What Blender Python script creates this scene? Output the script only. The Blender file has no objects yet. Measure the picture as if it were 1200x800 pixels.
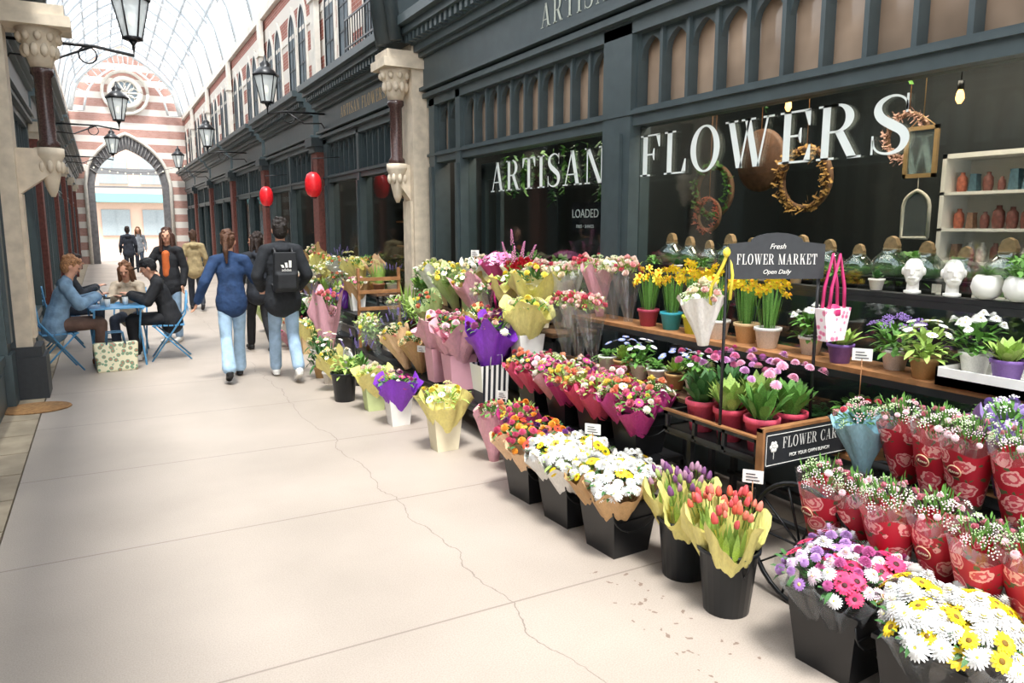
import bpy, math, random
from mathutils import Vector, Matrix, Euler
random.seed(7)
S=bpy.context.scene; C=S.collection
pi=math.pi; sin=math.sin; cos=math.cos
def lin(c):
    c=c.lstrip('#'); r=[int(c[i:i+2],16)/255 for i in (0,2,4)]
    return [((x+.055)/1.055)**2.4 if x>.04045 else x/12.92 for x in r]
# ---------------------------------------------------------------- materials
_m={}
def M(c,rough=.6,metal=0,var=.12,sc=25,bump=0,em=0,alpha=None):
    k=(c,rough,metal,var,sc,bump,em,alpha)
    if k in _m: return _m[k]
    m=bpy.data.materials.new('mat_'+c.strip('#')); m.use_nodes=True; nt=m.node_tree; N=nt.nodes; L=nt.links
    b=N['Principled BSDF']; b.inputs['Roughness'].default_value=rough; b.inputs['Metallic'].default_value=metal
    rgb=lin(c)
    tc=N.new('ShaderNodeTexCoord'); no=N.new('ShaderNodeTexNoise'); no.inputs['Scale'].default_value=sc; no.inputs['Detail'].default_value=3
    L.new(tc.outputs['Object'],no.inputs['Vector'])
    mr=N.new('ShaderNodeMapRange'); mr.inputs[1].default_value=.3; mr.inputs[2].default_value=.7
    mx=N.new('ShaderNodeMixRGB'); mx.inputs[1].default_value=[min(1,x*(1-var)) for x in rgb]+[1]; mx.inputs[2].default_value=[min(1,x*(1+var)+var*.01) for x in rgb]+[1]
    L.new(no.outputs[0],mr.inputs[0]); L.new(mr.outputs[0],mx.inputs[0]); L.new(mx.outputs[0],b.inputs['Base Color'])
    if bump:
        bp=N.new('ShaderNodeBump'); bp.inputs['Strength'].default_value=bump; bp.inputs['Distance'].default_value=.02; L.new(no.outputs[0],bp.inputs['Height']); L.new(bp.outputs[0],b.inputs['Normal'])
    if em:
        L.new(mx.outputs[0],b.inputs['Emission Color']); b.inputs['Emission Strength'].default_value=em
    if alpha is not None: b.inputs['Alpha'].default_value=alpha
    _m[k]=m; return m
def glassmat(tint='#ffffff',gl=.08,name='glass',diff=0):
    k=('g',tint,gl,diff)
    if k in _m: return _m[k]
    m=bpy.data.materials.new(name); m.use_nodes=True; nt=m.node_tree; N=nt.nodes; L=nt.links; N.remove(N['Principled BSDF'])
    tr=N.new('ShaderNodeBsdfTransparent'); tr.inputs[0].default_value=lin(tint)+[1]
    g=N.new('ShaderNodeBsdfGlossy'); g.inputs['Roughness'].default_value=.04
    no=N.new('ShaderNodeTexNoise'); no.inputs['Scale'].default_value=2
    mr=N.new('ShaderNodeMapRange'); mr.inputs[3].default_value=gl*.8; mr.inputs[4].default_value=gl*1.2; L.new(no.outputs[0],mr.inputs[0])
    mx=N.new('ShaderNodeMixShader'); L.new(mr.outputs[0],mx.inputs[0]); L.new(tr.outputs[0],mx.inputs[1]); L.new(g.outputs[0],mx.inputs[2])
    out=mx
    if diff:
        d=N.new('ShaderNodeBsdfTranslucent'); d.inputs[0].default_value=(.95,.97,1,1)
        m2=N.new('ShaderNodeMixShader'); m2.inputs[0].default_value=diff; L.new(mx.outputs[0],m2.inputs[1]); L.new(d.outputs[0],m2.inputs[2]); out=m2
    L.new(out.outputs[0],N['Material Output'].inputs[0]); _m[k]=m; return m
def nodes(name):
    m=bpy.data.materials.new(name); m.use_nodes=True; return m,m.node_tree.nodes,m.node_tree.links,m.node_tree.nodes['Principled BSDF']
def mathn(N,L,op,a,b=None):
    n=N.new('ShaderNodeMath'); n.operation=op
    for i,x in enumerate((a,b)):
        if x is None: continue
        if isinstance(x,(int,float)): n.inputs[i].default_value=x
        else: L.new(x,n.inputs[i])
    return n.outputs[0]
def floor_mat():
    m,N,L,b=nodes('floor_concrete'); tc=N.new('ShaderNodeTexCoord'); sp=N.new('ShaderNodeSeparateXYZ'); L.new(tc.outputs['Object'],sp.inputs[0])
    n1=N.new('ShaderNodeTexNoise'); n1.inputs['Scale'].default_value=.9; n1.inputs['Detail'].default_value=6; L.new(tc.outputs['Object'],n1.inputs['Vector'])
    n2=N.new('ShaderNodeTexNoise'); n2.inputs['Scale'].default_value=160; L.new(tc.outputs['Object'],n2.inputs['Vector'])
    n3=N.new('ShaderNodeTexNoise'); n3.inputs['Scale'].default_value=2.2; n3.inputs['Detail'].default_value=8; L.new(tc.outputs['Object'],n3.inputs['Vector'])
    r=N.new('ShaderNodeValToRGB'); r.color_ramp.elements[0].position=.3; r.color_ramp.elements[1].position=.7
    r.color_ramp.elements[0].color=lin('#a4988c')+[1]; r.color_ramp.elements[1].color=lin('#b6a99d')+[1]; L.new(n1.outputs[0],r.inputs[0])
    s=N.new('ShaderNodeMixRGB'); s.blend_type='MULTIPLY'; s.inputs[0].default_value=.38; L.new(r.outputs[0],s.inputs[1])
    rr=N.new('ShaderNodeMapRange'); rr.inputs[1].default_value=.35; rr.inputs[2].default_value=.6; rr.inputs[3].default_value=.6; L.new(n2.outputs[0],rr.inputs[0]); L.new(rr.outputs[0],s.inputs[2])
    md=mathn(N,L,'MODULO',mathn(N,L,'ADD',sp.outputs[1],14.8-2.77),1.48)
    j1=mathn(N,L,'LESS_THAN',md,.011)
    cx=mathn(N,L,'ABSOLUTE',mathn(N,L,'SUBTRACT',mathn(N,L,'SUBTRACT',sp.outputs[0],1.36),mathn(N,L,'MULTIPLY',n3.outputs[0],.28)))
    j2=mathn(N,L,'LESS_THAN',cx,.0026)
    j=mathn(N,L,'MULTIPLY',mathn(N,L,'MAXIMUM',mathn(N,L,'MULTIPLY',j1,.85),j2),.6)
    f=N.new('ShaderNodeMixRGB'); f.inputs[2].default_value=lin('#5f5149')+[1]; L.new(j,f.inputs[0]); L.new(s.outputs[0],f.inputs[1])
    v=N.new('ShaderNodeTexNoise'); v.inputs['Scale'].default_value=17; L.new(tc.outputs['Object'],v.inputs['Vector'])
    dx=mathn(N,L,'ABSOLUTE',mathn(N,L,'SUBTRACT',sp.outputs[0],2.04)); dy=mathn(N,L,'ABSOLUTE',mathn(N,L,'SUBTRACT',sp.outputs[1],2.35))
    msk=mathn(N,L,'MULTIPLY',mathn(N,L,'MULTIPLY',mathn(N,L,'GREATER_THAN',v.outputs[0],.65),mathn(N,L,'LESS_THAN',dx,.14)),mathn(N,L,'LESS_THAN',dy,.5))
    f2=N.new('ShaderNodeMixRGB'); f2.inputs[2].default_value=lin('#6a5040')+[1]; L.new(mathn(N,L,'MULTIPLY',msk,.7),f2.inputs[0]); L.new(f.outputs[0],f2.inputs[1])
    L.new(f2.outputs[0],b.inputs['Base Color']); b.inputs['Roughness'].default_value=.55; return m
def stripe_mat(per=.62,fr=.55,a='#8a4a40',a2='#74392f',c='#ddd6cb',n='striped_brick'):
    m,N,L,b=nodes(n); tc=N.new('ShaderNodeTexCoord'); sp=N.new('ShaderNodeSeparateXYZ'); L.new(tc.outputs['Object'],sp.inputs[0])
    cb=N.new('ShaderNodeCombineXYZ'); L.new(mathn(N,L,'ADD',sp.outputs[0],sp.outputs[1]),cb.inputs[0]); L.new(sp.outputs[2],cb.inputs[1])
    br=N.new('ShaderNodeTexBrick'); br.inputs['Scale'].default_value=4; br.inputs['Color1'].default_value=lin(a)+[1]; br.inputs['Color2'].default_value=lin(a2)+[1]; br.inputs['Mortar'].default_value=lin('#b9a398')+[1]; br.inputs['Mortar Size'].default_value=.015
    L.new(cb.outputs[0],br.inputs['Vector'])
    k=mathn(N,L,'GREATER_THAN',mathn(N,L,'MODULO',sp.outputs[2],per),per*fr)
    mx=N.new('ShaderNodeMixRGB'); mx.inputs[2].default_value=lin(c)+[1]; L.new(k,mx.inputs[0]); L.new(br.outputs[0],mx.inputs[1]); L.new(mx.outputs[0],b.inputs['Base Color']); b.inputs['Roughness'].default_value=.8; return m
def vor_mat(name,c0,c1,c2,sc,alpha=1,th=.25):
    m,N,L,b=nodes(name); tc=N.new('ShaderNodeTexCoord'); v=N.new('ShaderNodeTexVoronoi'); v.inputs['Scale'].default_value=sc; L.new(tc.outputs['Object'],v.inputs['Vector'])
    r=N.new('ShaderNodeValToRGB'); e=r.color_ramp.elements; e[0].position=0; e[0].color=lin(c2)+[1]; e[1].position=th; e[1].color=lin(c1)+[1]
    x=e.new(th+.06); x.color=lin(c1)+[1]; y=e.new(th+.1); y.color=lin(c0)+[1]
    L.new(v.outputs[0],r.inputs[0]); L.new(r.outputs[0],b.inputs['Base Color']); b.inputs['Roughness'].default_value=.4; b.inputs['Alpha'].default_value=alpha; return m
def rose_print():
    m,N,L,b=nodes('rose_print_sleeve'); tc=N.new('ShaderNodeTexCoord'); mp=N.new('ShaderNodeMapping'); mp.inputs['Scale'].default_value=(1,1,3); L.new(tc.outputs['Object'],mp.inputs[0])
    v=N.new('ShaderNodeTexVoronoi'); v.inputs['Scale'].default_value=1.0; v.inputs['Randomness'].default_value=.65; L.new(mp.outputs[0],v.inputs['Vector'])
    no=N.new('ShaderNodeTexNoise'); no.inputs['Scale'].default_value=3.4; L.new(mp.outputs[0],no.inputs['Vector'])
    w=mathn(N,L,'SINE',mathn(N,L,'ADD',mathn(N,L,'MULTIPLY',v.outputs[0],36),mathn(N,L,'MULTIPLY',no.outputs[0],17)))
    pk=N.new('ShaderNodeMixRGB'); pk.inputs[1].default_value=lin('#f3b5ae')+[1]; pk.inputs[2].default_value=lin('#d24a5a')+[1]; L.new(mathn(N,L,'GREATER_THAN',w,.1),pk.inputs[0])
    n2=N.new('ShaderNodeTexNoise'); n2.inputs['Scale'].default_value=2.8; L.new(mp.outputs[0],n2.inputs['Vector'])
    bs=N.new('ShaderNodeMixRGB'); bs.inputs[1].default_value=lin('#b81a30')+[1]; bs.inputs[2].default_value=lin('#55603a')+[1]; L.new(mathn(N,L,'GREATER_THAN',n2.outputs[0],.6),bs.inputs[0])
    mx=N.new('ShaderNodeMixRGB'); L.new(mathn(N,L,'LESS_THAN',mathn(N,L,'ADD',v.outputs[0],mathn(N,L,'MULTIPLY',no.outputs[0],.25)),.56),mx.inputs[0]); L.new(bs.outputs[0],mx.inputs[1]); L.new(pk.outputs[0],mx.inputs[2])
    L.new(mx.outputs[0],b.inputs['Base Color']); b.inputs['Roughness'].default_value=.55; return m
def bandmat(name,c0,c1,sc,axis=0):
    m,N,L,b=nodes(name); tc=N.new('ShaderNodeTexCoord'); sp=N.new('ShaderNodeSeparateXYZ'); L.new(tc.outputs['Object'],sp.inputs[0])
    k=mathn(N,L,'GREATER_THAN',mathn(N,L,'FRACT',mathn(N,L,'MULTIPLY',mathn(N,L,'ADD',sp.outputs[axis],5),sc)),.5)
    mx=N.new('ShaderNodeMixRGB'); mx.inputs[1].default_value=lin(c0)+[1]; mx.inputs[2].default_value=lin(c1)+[1]; L.new(k,mx.inputs[0]); L.new(mx.outputs[0],b.inputs['Base Color']); b.inputs['Roughness'].default_value=.5; return m
TEAL=M('#414d50',.42,0,.1,8); TEALD=M('#353f42',.45,0,.1,8); GOLD=M('#c4a56a',.4,.2); STONE=M('#cdbfaa',.8,0,.14,9,.15); STONEL=M('#dcd6cb',.8,0,.1,6,.1)
GRAN=M('#43302d',.25,0,.35,60); BLACK=M('#1b1c1e',.45,0,.2,10); BLK=M('#131417',.35,0,.2,6); WHITE=M('#eceae4',.5,0,.05,10); WOOD=M('#9b6b42',.6,0,.25,14,.1)
IRONW=M('#bcc2c7',.5,0,.05,4); GLASS=glassmat('#eef3f3',.09,'window_glass'); STRIPE=stripe_mat(a='#a3604f',a2='#8e5042',c='#dcd4c9'); STRIPEG=stripe_mat(a='#bf9488',a2='#b4867a',c='#e8e2d9',n='gable_brick_sunwashed'); DARKW=M('#1c2224',.6,0,.2,5); GREEN=M('#5d8f3b',.6,0,.35,40); GREEN2=M('#3c6b33',.6,0,.35,40); GREEN3=M('#9ab85a',.6,0,.3,40)  # STRIPEG: gable copy of the brick, sunlight's wash painted in as paler colours
CLEAR=glassmat('#f8fafb',.1,'cellophane',.1)
# ---------------------------------------------------------------- mesh builder
class MB:
    def __init__(s): s.v=[];s.f=[];s.m=[];s.s=[];s.M=Matrix();s.mi=0
    def add(s,vs,fs,sm=False):
        o=len(s.v); Mx=s.M; s.v+=[tuple(Mx@Vector(p)) for p in vs]
        for f in fs: s.f.append([o+i for i in f]); s.m.append(s.mi); s.s.append(sm)
    def box(s,x0,y0,z0,x1,y1,z1):
        x0,x1=sorted((x0,x1));y0,y1=sorted((y0,y1));z0,z1=sorted((z0,z1))
        s.add([(x0,y0,z0),(x1,y0,z0),(x1,y1,z0),(x0,y1,z0),(x0,y0,z1),(x1,y0,z1),(x1,y1,z1),(x0,y1,z1)],[(0,3,2,1),(4,5,6,7),(0,1,5,4),(1,2,6,5),(2,3,7,6),(3,0,4,7)])
    def tbox(s,cx,cy,z0,w0,d0,z1,w1,d1,bot=True,top=True):
        v=[]
        for z,w,d in((z0,w0,d0),(z1,w1,d1)): v+=[(cx-w/2,cy-d/2,z),(cx+w/2,cy-d/2,z),(cx+w/2,cy+d/2,z),(cx-w/2,cy+d/2,z)]
        f=[(0,1,5,4),(1,2,6,5),(2,3,7,6),(3,0,4,7)]
        if bot: f.append((0,3,2,1))
        if top: f.append((4,5,6,7))
        s.add(v,f)
    def lathe(s,prof,n=16,c=(0,0,0),capb=True,capt=True,mod=None):
        v=[];f=[]
        for (r,z) in prof:
            for i in range(n):
                a=2*pi*i/n; rr=r; zz=z
                if mod: rr,zz=mod(r,z,a)
                v.append((c[0]+rr*cos(a),c[1]+rr*sin(a),c[2]+zz))
        for j in range(len(prof)-1):
            for i in range(n): k=(i+1)%n; f.append((j*n+i,j*n+k,(j+1)*n+k,(j+1)*n+i))
        if capb: f.append(tuple(range(n))[::-1])
        if capt: o=(len(prof)-1)*n; f.append(tuple(o+i for i in range(n)))
        s.add(v,f,True)
    def tube(s,pts,r,n=6):
        pts=[Vector(p) for p in pts]; R=r if isinstance(r,(list,tuple)) else [r]*len(pts); v=[];f=[];pu=None
        for j,p in enumerate(pts):
            t=(pts[min(j+1,len(pts)-1)]-pts[max(j-1,0)]).normalized()
            u=(pu-t*pu.dot(t)) if pu else t.orthogonal()
            if u.length<1e-5: u=t.orthogonal()
            u.normalize(); pu=u; w=t.cross(u)
            for i in range(n): a=2*pi*i/n; v.append(p+(u*cos(a)+w*sin(a))*R[j])
        for j in range(len(pts)-1):
            for i in range(n): k=(i+1)%n; f.append((j*n+i,j*n+k,(j+1)*n+k,(j+1)*n+i))
        f.append(tuple(range(n))[::-1]); o=(len(pts)-1)*n; f.append(tuple(o+i for i in range(n)))
        s.add(v,f,True)
    def cap(s,A,B,ra,rb,fx=1,fy=1,side=(1,0,0),n=14):
        A=Vector(A);B=Vector(B); t=(B-A)
        if t.length<1e-5: t=Vector((0,0,.001))
        t.normalize(); u=Vector(side); u=u-t*u.dot(t)
        if u.length<1e-3: u=t.orthogonal()
        u.normalize(); w=t.cross(u); v=[];f=[];rings=[]
        for k in range(5): a=-pi/2+pi/2*(k+.3)/4.3; rings.append((A+t*ra*sin(a),ra*cos(a)))
        for k in range(5): a=pi/2*(k)/4.3; rings.append((B+t*rb*sin(a),rb*cos(a)))
        for p,r in rings:
            for i in range(n): a=2*pi*i/n; v.append(p+u*cos(a)*r*fx+w*sin(a)*r*fy)
        m=len(rings)
        for j in range(m-1):
            for i in range(n): k=(i+1)%n; f.append((j*n+i,j*n+k,(j+1)*n+k,(j+1)*n+i))
        f.append(tuple(range(n))[::-1]); f.append(tuple((m-1)*n+i for i in range(n))); s.add(v,f,True)
    def ball(s,c,r,n=14,m=9):
        if isinstance(r,(int,float)): r=(r,r,r)
        v=[];f=[]
        for j in range(m):
            p=-pi/2+pi*(j+.35)/(m-.3)
            for i in range(n): a=2*pi*i/n; v.append((c[0]+r[0]*cos(p)*cos(a),c[1]+r[1]*cos(p)*sin(a),c[2]+r[2]*sin(p)))
        for j in range(m-1):
            for i in range(n): k=(i+1)%n; f.append((j*n+i,j*n+k,(j+1)*n+k,(j+1)*n+i))
        f.append(tuple(range(n))[::-1]); f.append(tuple((m-1)*n+i for i in range(n))); s.add(v,f,True)
    def ext(s,poly,axis,a,b):
        mp={'x':lambda p,q,t:(t,p,q),'y':lambda p,q,t:(p,t,q),'z':lambda p,q,t:(p,q,t)}[axis]; n=len(poly)
        v=[mp(p[0],p[1],a) for p in poly]+[mp(p[0],p[1],b) for p in poly]
        s.add(v,[tuple(range(n)),tuple(range(2*n-1,n-1,-1))]+[(i,n+i,n+(i+1)%n,(i+1)%n) for i in range(n)])
    def mesh(s,name,mats):
        me=bpy.data.meshes.new(name); me.from_pydata([tuple(p) for p in s.v],[],s.f)
        for m in (mats if isinstance(mats,(list,tuple)) else [mats]): me.materials.append(m)
        me.polygons.foreach_set('material_index',s.m); me.polygons.foreach_set('use_smooth',s.s); me.update(); return me
def top(o,label,cat,group=None,kind=None):
    o['label']=label
    if kind!='structure': o['category']=cat
    if group: o['group']=group
    if kind: o['kind']=kind
def thing(name,label,cat,loc=(0,0,0),rz=0,group=None,kind=None,rot=None,sc=1):
    e=bpy.data.objects.new(name,None); e.empty_display_size=.05; e.location=loc; e.rotation_euler=rot if rot else (0,0,rz); e.scale=(sc,sc,sc)
    C.objects.link(e); top(e,label,cat,group,kind); return e
def part(par,name,me,loc=(0,0,0),rot=(0,0,0),sc=(1,1,1),label=None):
    o=bpy.data.objects.new(name,me); o.location=loc; o.rotation_euler=rot; o.scale=sc if isinstance(sc,(tuple,list)) else (sc,)*3; o.parent=par; C.objects.link(o)
    if label: o['label']=label
    return o
def solo(name,me,label,cat,loc=(0,0,0),rz=0,group=None,kind=None,sc=(1,1,1)):
    o=bpy.data.objects.new(name,me); o.location=loc; o.rotation_euler=(0,0,rz); o.scale=sc; C.objects.link(o); top(o,label,cat,group,kind); return o
_t={}
def textmesh(s,size,mat,ext=.001,align='CENTER',shear=0):
    k=(s,size,mat.name,align)
    if k in _t: return _t[k]
    c=bpy.data.curves.new('t','FONT'); c.body=s; c.size=size; c.align_x=align; c.align_y='CENTER'; c.extrude=ext; c.shear=shear; c.materials.append(mat)
    o=bpy.data.objects.new('t',c); C.objects.link(o); dg=bpy.context.evaluated_depsgraph_get(); dg.update()
    me=bpy.data.meshes.new_from_object(o.evaluated_get(dg)); bpy.data.objects.remove(o)
    if not me.materials: me.materials.append(mat)
    _t[k]=me; return me
RF=(pi/2,0,-pi/2)
def remesh(mb,mats,vox=.01,sm=6,name='m'):
    me=mb.mesh(name,mats); o=bpy.data.objects.new('tmp',me); C.objects.link(o)
    r=o.modifiers.new('r','REMESH'); r.mode='VOXEL'; r.voxel_size=vox; r.use_smooth_shade=True
    q=o.modifiers.new('s','SMOOTH'); q.iterations=sm; q.factor=.5
    dg=bpy.context.evaluated_depsgraph_get(); dg.update(); out=bpy.data.meshes.new_from_object(o.evaluated_get(dg)); bpy.data.objects.remove(o)
    out.materials.clear()
    for m in (mats if isinstance(mats,(list,tuple)) else [mats]): out.materials.append(m)
    return out
def parch(x0,x1,zs,za,n=8):
    w=x1-x0; k=(za-zs)/(w*.866); L=[]
    for i in range(n+1):
        x=w/2*i/n; L.append((x0+x,zs+k*math.sqrt(max(0,w*w-(w-x)**2))))
    R=[(x0+x1-p[0],p[1]) for p in L[:-1]][::-1]
    return L+R
def glyph(ch):
    t=.04;P=[]
    R=lambda x0,y0,x1,y1:P.append([(x0,y0),(x1,y0),(x1,y1),(x0,y1)])
    D=lambda xt,xb,w,zt=1,zb=0:P.append([(xb,zb),(xb+w,zb),(xt+w,zt),(xt,zt)])
    def ring(cx,cy,a,b,a2,b2,t0,t1,n=24):
        for i in range(n):
            q=[t0+(t1-t0)*(i+k)/n for k in (0,1)]
            P.append([(cx+a2*cos(q[0]),cy+b2*sin(q[0])),(cx+a*cos(q[0]),cy+b*sin(q[0])),(cx+a*cos(q[1]),cy+b*sin(q[1])),(cx+a2*cos(q[1]),cy+b2*sin(q[1]))])
    w=.5
    if ch==' ': w=.3
    elif ch=='I': R(.1,0,.24,1);R(0,0,.34,t);R(0,1-t,.34,1);w=.34
    elif ch in'FEL':
        R(.08,0,.22,1);w=.62
        if ch=='F': R(0,0,.32,t)
        else: R(0,0,.62,t);P.append([(.5,t),(.62,0),(.62,.33),(.585,.33)])
        if ch=='L': R(0,1-t,.32,1)
        else: R(0,1-t,.6,1);P.append([(.48,1-t),(.565,.69),(.6,.69),(.6,1)]);R(.22,.5,.4,.54);P.append([(.37,.52),(.41,.38),(.44,.38),(.44,.66),(.41,.66)])
    elif ch=='T': R(.265,0,.405,1);R(.16,0,.51,t);R(0,1-t,.67,1);P.append([(0,1),(0,.69),(.035,.69),(.13,1-t)]);P.append([(.67,1),(.54,1-t),(.635,.69),(.67,.69)]);w=.67
    elif ch=='O': ring(.38,.5,.38,.52,.23,.475,0,2*pi,36);w=.76
    elif ch=='C': ring(.38,.5,.38,.52,.22,.475,.75,2*pi-.75,30);R(.62,.66,.66,.98);R(.62,.04,.66,.3);w=.7
    elif ch=='W': D(.07,.29,.14);D(.53,.36,.045);D(.45,.67,.14);D(.94,.76,.045);R(0,1-t,.3,1);R(.38,1-t,.7,1);R(.86,1-t,1.1,1);w=1.1
    elif ch=='M': R(.08,0,.13,1);R(.73,0,.88,1);D(.06,.42,.14);D(.74,.46,.05);R(0,0,.22,t);R(.64,0,.97,t);R(0,1-t,.2,1);R(.74,1-t,.97,1);w=.97
    elif ch=='K': R(.08,0,.22,1);R(0,0,.32,t);R(0,1-t,.32,1);D(.6,.22,.06,1,.42);P.append([(.32,.55),(.46,.66),(.74,0),(.56,0)]);R(.48,0,.8,t);R(.5,1-t,.76,1);w=.8
    elif ch=='A': D(.37,.08,.045);D(.33,.57,.145);R(.15,.3,.58,.335);R(0,0,.22,t);R(.49,0,.82,t);w=.82
    elif ch=='N': R(.08,0,.125,1);R(.645,0,.69,1);D(.05,.54,.145);R(0,0,.22,t);R(0,1-t,.2,1);R(.55,1-t,.78,1);w=.78
    elif ch=='R': R(.08,0,.22,1);R(0,0,.32,t);R(0,1-t,.35,1);ring(.33,.74,.3,.26,.155,.22,-pi/2,pi/2,14);R(.2,.48,.34,.52);R(.2,.96,.34,1);P.append([(.31,.5),(.46,.5),(.71,.02),(.56,.0)]);R(.55,0,.78,t);w=.78
    elif ch=='S':
        c=[(.55,.72),(.54,.86),(.44,.96),(.3,.98),(.15,.9),(.11,.76),(.18,.62),(.34,.5),(.5,.38),(.55,.24),(.49,.09),(.33,.02),(.17,.05),(.08,.15),(.06,.3)]
        wd=[.03,.035,.035,.045,.09,.13,.145,.155,.145,.13,.09,.045,.035,.035,.03]; pts=[];ws=[]
        for i in range(len(c)-1):
            p0=c[max(i-1,0)];p1=c[i];p2=c[i+1];p3=c[min(i+2,len(c)-1)]
            for k in range(4):
                u=k/4; pts.append(tuple(.5*((2*p1[d])+(-p0[d]+p2[d])*u+(2*p0[d]-5*p1[d]+4*p2[d]-p3[d])*u*u+(-p0[d]+3*p1[d]-3*p2[d]+p3[d])*u**3) for d in(0,1))); ws.append(wd[i]*(1-u)+wd[i+1]*u)
        for i in range(len(pts)-1):
            q=[]
            for j,k in((i,1),(i,-1),(i+1,-1),(i+1,1)):
                a=Vector(pts[max(j-1,0)]);b=Vector(pts[min(j+1,len(pts)-1)]);d=(b-a).normalized();nn=Vector((-d.y,d.x)); p=Vector(pts[j])+nn*k*ws[j]/2; q.append((p.x,p.y))
            P.append(q)
        R(.535,.68,.57,.99);R(.035,.02,.07,.34);w=.62
    return P,w
def lettering(par,word,p0,dr,width,h,mat,sp=.12,center=False):
    gl=[glyph(c) for c in word]; tot=sum(g[1] for g in gl)+sp*(len(gl)-1); k=width/tot; x=-tot/2 if center else 0; dr=Vector(dr)
    for (P,w),c in zip(gl,word):
        if P:
            mb=MB()
            for p in P: mb.add([dr*q[0]*k+Vector((0,0,q[1]*h)) for q in p],[tuple(range(len(p)))])
            part(par,'letter',mb.mesh('letter_'+c,mat),Vector(p0)+dr*x*k)
        x+=w+sp
# ---------------------------------------------------------------- setting
XR=3.7; XL=-.95
mb=MB(); mb.box(-.6,-4,-.1,XR+3.5,75,0); solo('floor',mb.mesh('floor',floor_mat()),'pale concrete arcade paving with joints and cracks','floor',kind='structure')
mb=MB()
curb=M('#a0917c',.8,0,.2,5,.15)
y=-3
while y<38: mb.box(XL-.1,y+.008,-.1,-.61,y+.55,.002); y+=.56
solo('trim_1',mb.mesh('trim',curb),'tan stone kerb slabs along the shopfront','kerb',kind='structure')
mb=MB(); mb.box(-20,-4,-.12,XL-.1,75,-.01); mb.box(-20,39,-.1,-.6,75,0); solo('floor_outer',mb.mesh('fo',M('#a09b94',.8)),'grey paving outside','floor',kind='structure')
for sd,X,nm in((1,XR,'wall_right'),(-1,XL,'wall_left')):
    mb=MB(); mb.box(X,9.2,4.1,X+sd*.3,38,6.5); solo(nm,mb.mesh(nm,STRIPE),'banded red brick and cream stone upper wall','wall',kind='structure')
    mb=MB(); mb.box(X-sd*.1,9.2,6.42,X+sd*.3,38,6.6); mb.box(X-sd*.04,9.2,4.1,X,38,4.2); mb.box(X-sd*.02,9.2,5.42,X,38,5.5); solo('trim_2' if sd>0 else 'trim_3',mb.mesh('trim',STONEL),'pale stone string courses','trim',kind='structure')
    mb=MB(); mb.box(X+sd*.3,-3,3.1,X+sd*3.3,38,3.2); solo('ceiling_'+nm[5:],mb.mesh('c',DARKW),'shop ceilings','ceiling',kind='structure')
    mb=MB(); mb.box(X+sd*1.9,-3,0,X+sd*2.0,38,3.2)
    for yy in (-3,5.0,8.9,13.9,18.9,23.9,28.9,33.9,37.9): mb.box(X+sd*.12,yy,0,X+sd*1.9,yy+.08,3.15)
    solo('wall_interior_'+nm[5:],mb.mesh('w',bandmat('dark_panelling','#24292a','#282e2f',5,1)),'dark panelled shop interior walls','wall',kind='structure')
mb=MB(); mb.box(XR+.1,-1,4.1,XR+.4,8.7,6.4)
for i in range(8): mb.box(XR+.04,-.8+i*1.2,4.2,XR+.1,.1+i*1.2,5.4)
solo('wall_upper_right',mb.mesh('w',TEALD),'dark painted panelled upper storey over the flower shop','wall',kind='structure')
mb=MB(); mb.box(XR+.02,-3,0,XR+1.9,38,.02); solo('floor_shop',mb.mesh('f',M('#5c4a3a',.5)),'shop floor','floor',kind='structure')
def upper_window():
    a=MB(); po=[(-.36,4.3)]+parch(-.36,.36,5.45,6.05)+[(.36,4.3)]; pi_=[(-.27,4.38)]+parch(-.27,.27,5.4,5.88)+[(.27,4.38)]
    n=len(po)
    v=[(0,p[0],p[1]) for p in po]+[(0,p[0],p[1]) for p in pi_]+[(.03,p[0],p[1]) for p in po]+[(.03,p[0],p[1]) for p in pi_]
    f=[]
    for i in range(n):
        j=(i+1)%n; f+=[(i,j,n+j,n+i),(i,2*n+i,2*n+j,j),(n+i,n+j,3*n+j,3*n+i)]
    a.add(v,f); a.box(-.02,-.4,4.24,.03,.4,4.3)
    g=MB(); g.ext(pi_,'x',.015,.028)
    b=MB(); b.box(.005,-.014,4.38,.014,.014,5.85); b.tube([(.008,p[0]*.96,p[1]) for p in pi_],.018,4)
    for z in(4.8,5.2): b.box(.005,-.27,z,.014,.27,z+.03)
    return a.mesh('surround',STONEL),g.mesh('pane',M('#59646a',.6,0,.3,3)),b.mesh('bars',M('#2a3236',.5))
UW=upper_window()
for sd,X in((1,XR),(-1,XL)):
    for bay in range(6):
        for off in (1.35,2.2,3.55,4.4):
            yy=8.8+bay*5+off
            if yy>37.6: continue
            e=thing('arched_window','pointed gothic window with pale stone surround','window',(X-sd*.032,yy,0),0 if sd>0 else pi,'upper gothic windows')
            part(e,'surround',UW[0]); part(e,'window_pane',UW[1]); part(e,'glazing_bars',UW[2])
    for yy in (13.9,18.9,23.9,28.9,33.9):
        mb=MB(); mb.box(X-sd*.14,yy-.14,4.1,X-sd*.045,yy+.14,6.4); mb.box(X-sd*.18,yy-.18,5.6,X-sd*.045,yy+.18,5.72)
        solo('stone_shaft',mb.mesh('shaft',STONEL),'pale stone turret shaft rising between the upper windows','pilaster',group='upper stone shafts')
e=thing('balcony_rail','small dark iron balcony rail below the upper window','balcony',(XR,9.75,4.2)); mb=MB(); mb.box(-.3,0,0,-.05,1.7,.05); part(e,'ledge',mb.mesh('l',TEALD)); mb=MB()
for z in(.1,.5): mb.box(-.29,0,z,-.27,1.7,z+.025)
for i in range(15): mb.box(-.287,i*.12,.05,-.273,i*.12+.012,.5)
part(e,'railing',mb.mesh('r',BLK))
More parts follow.
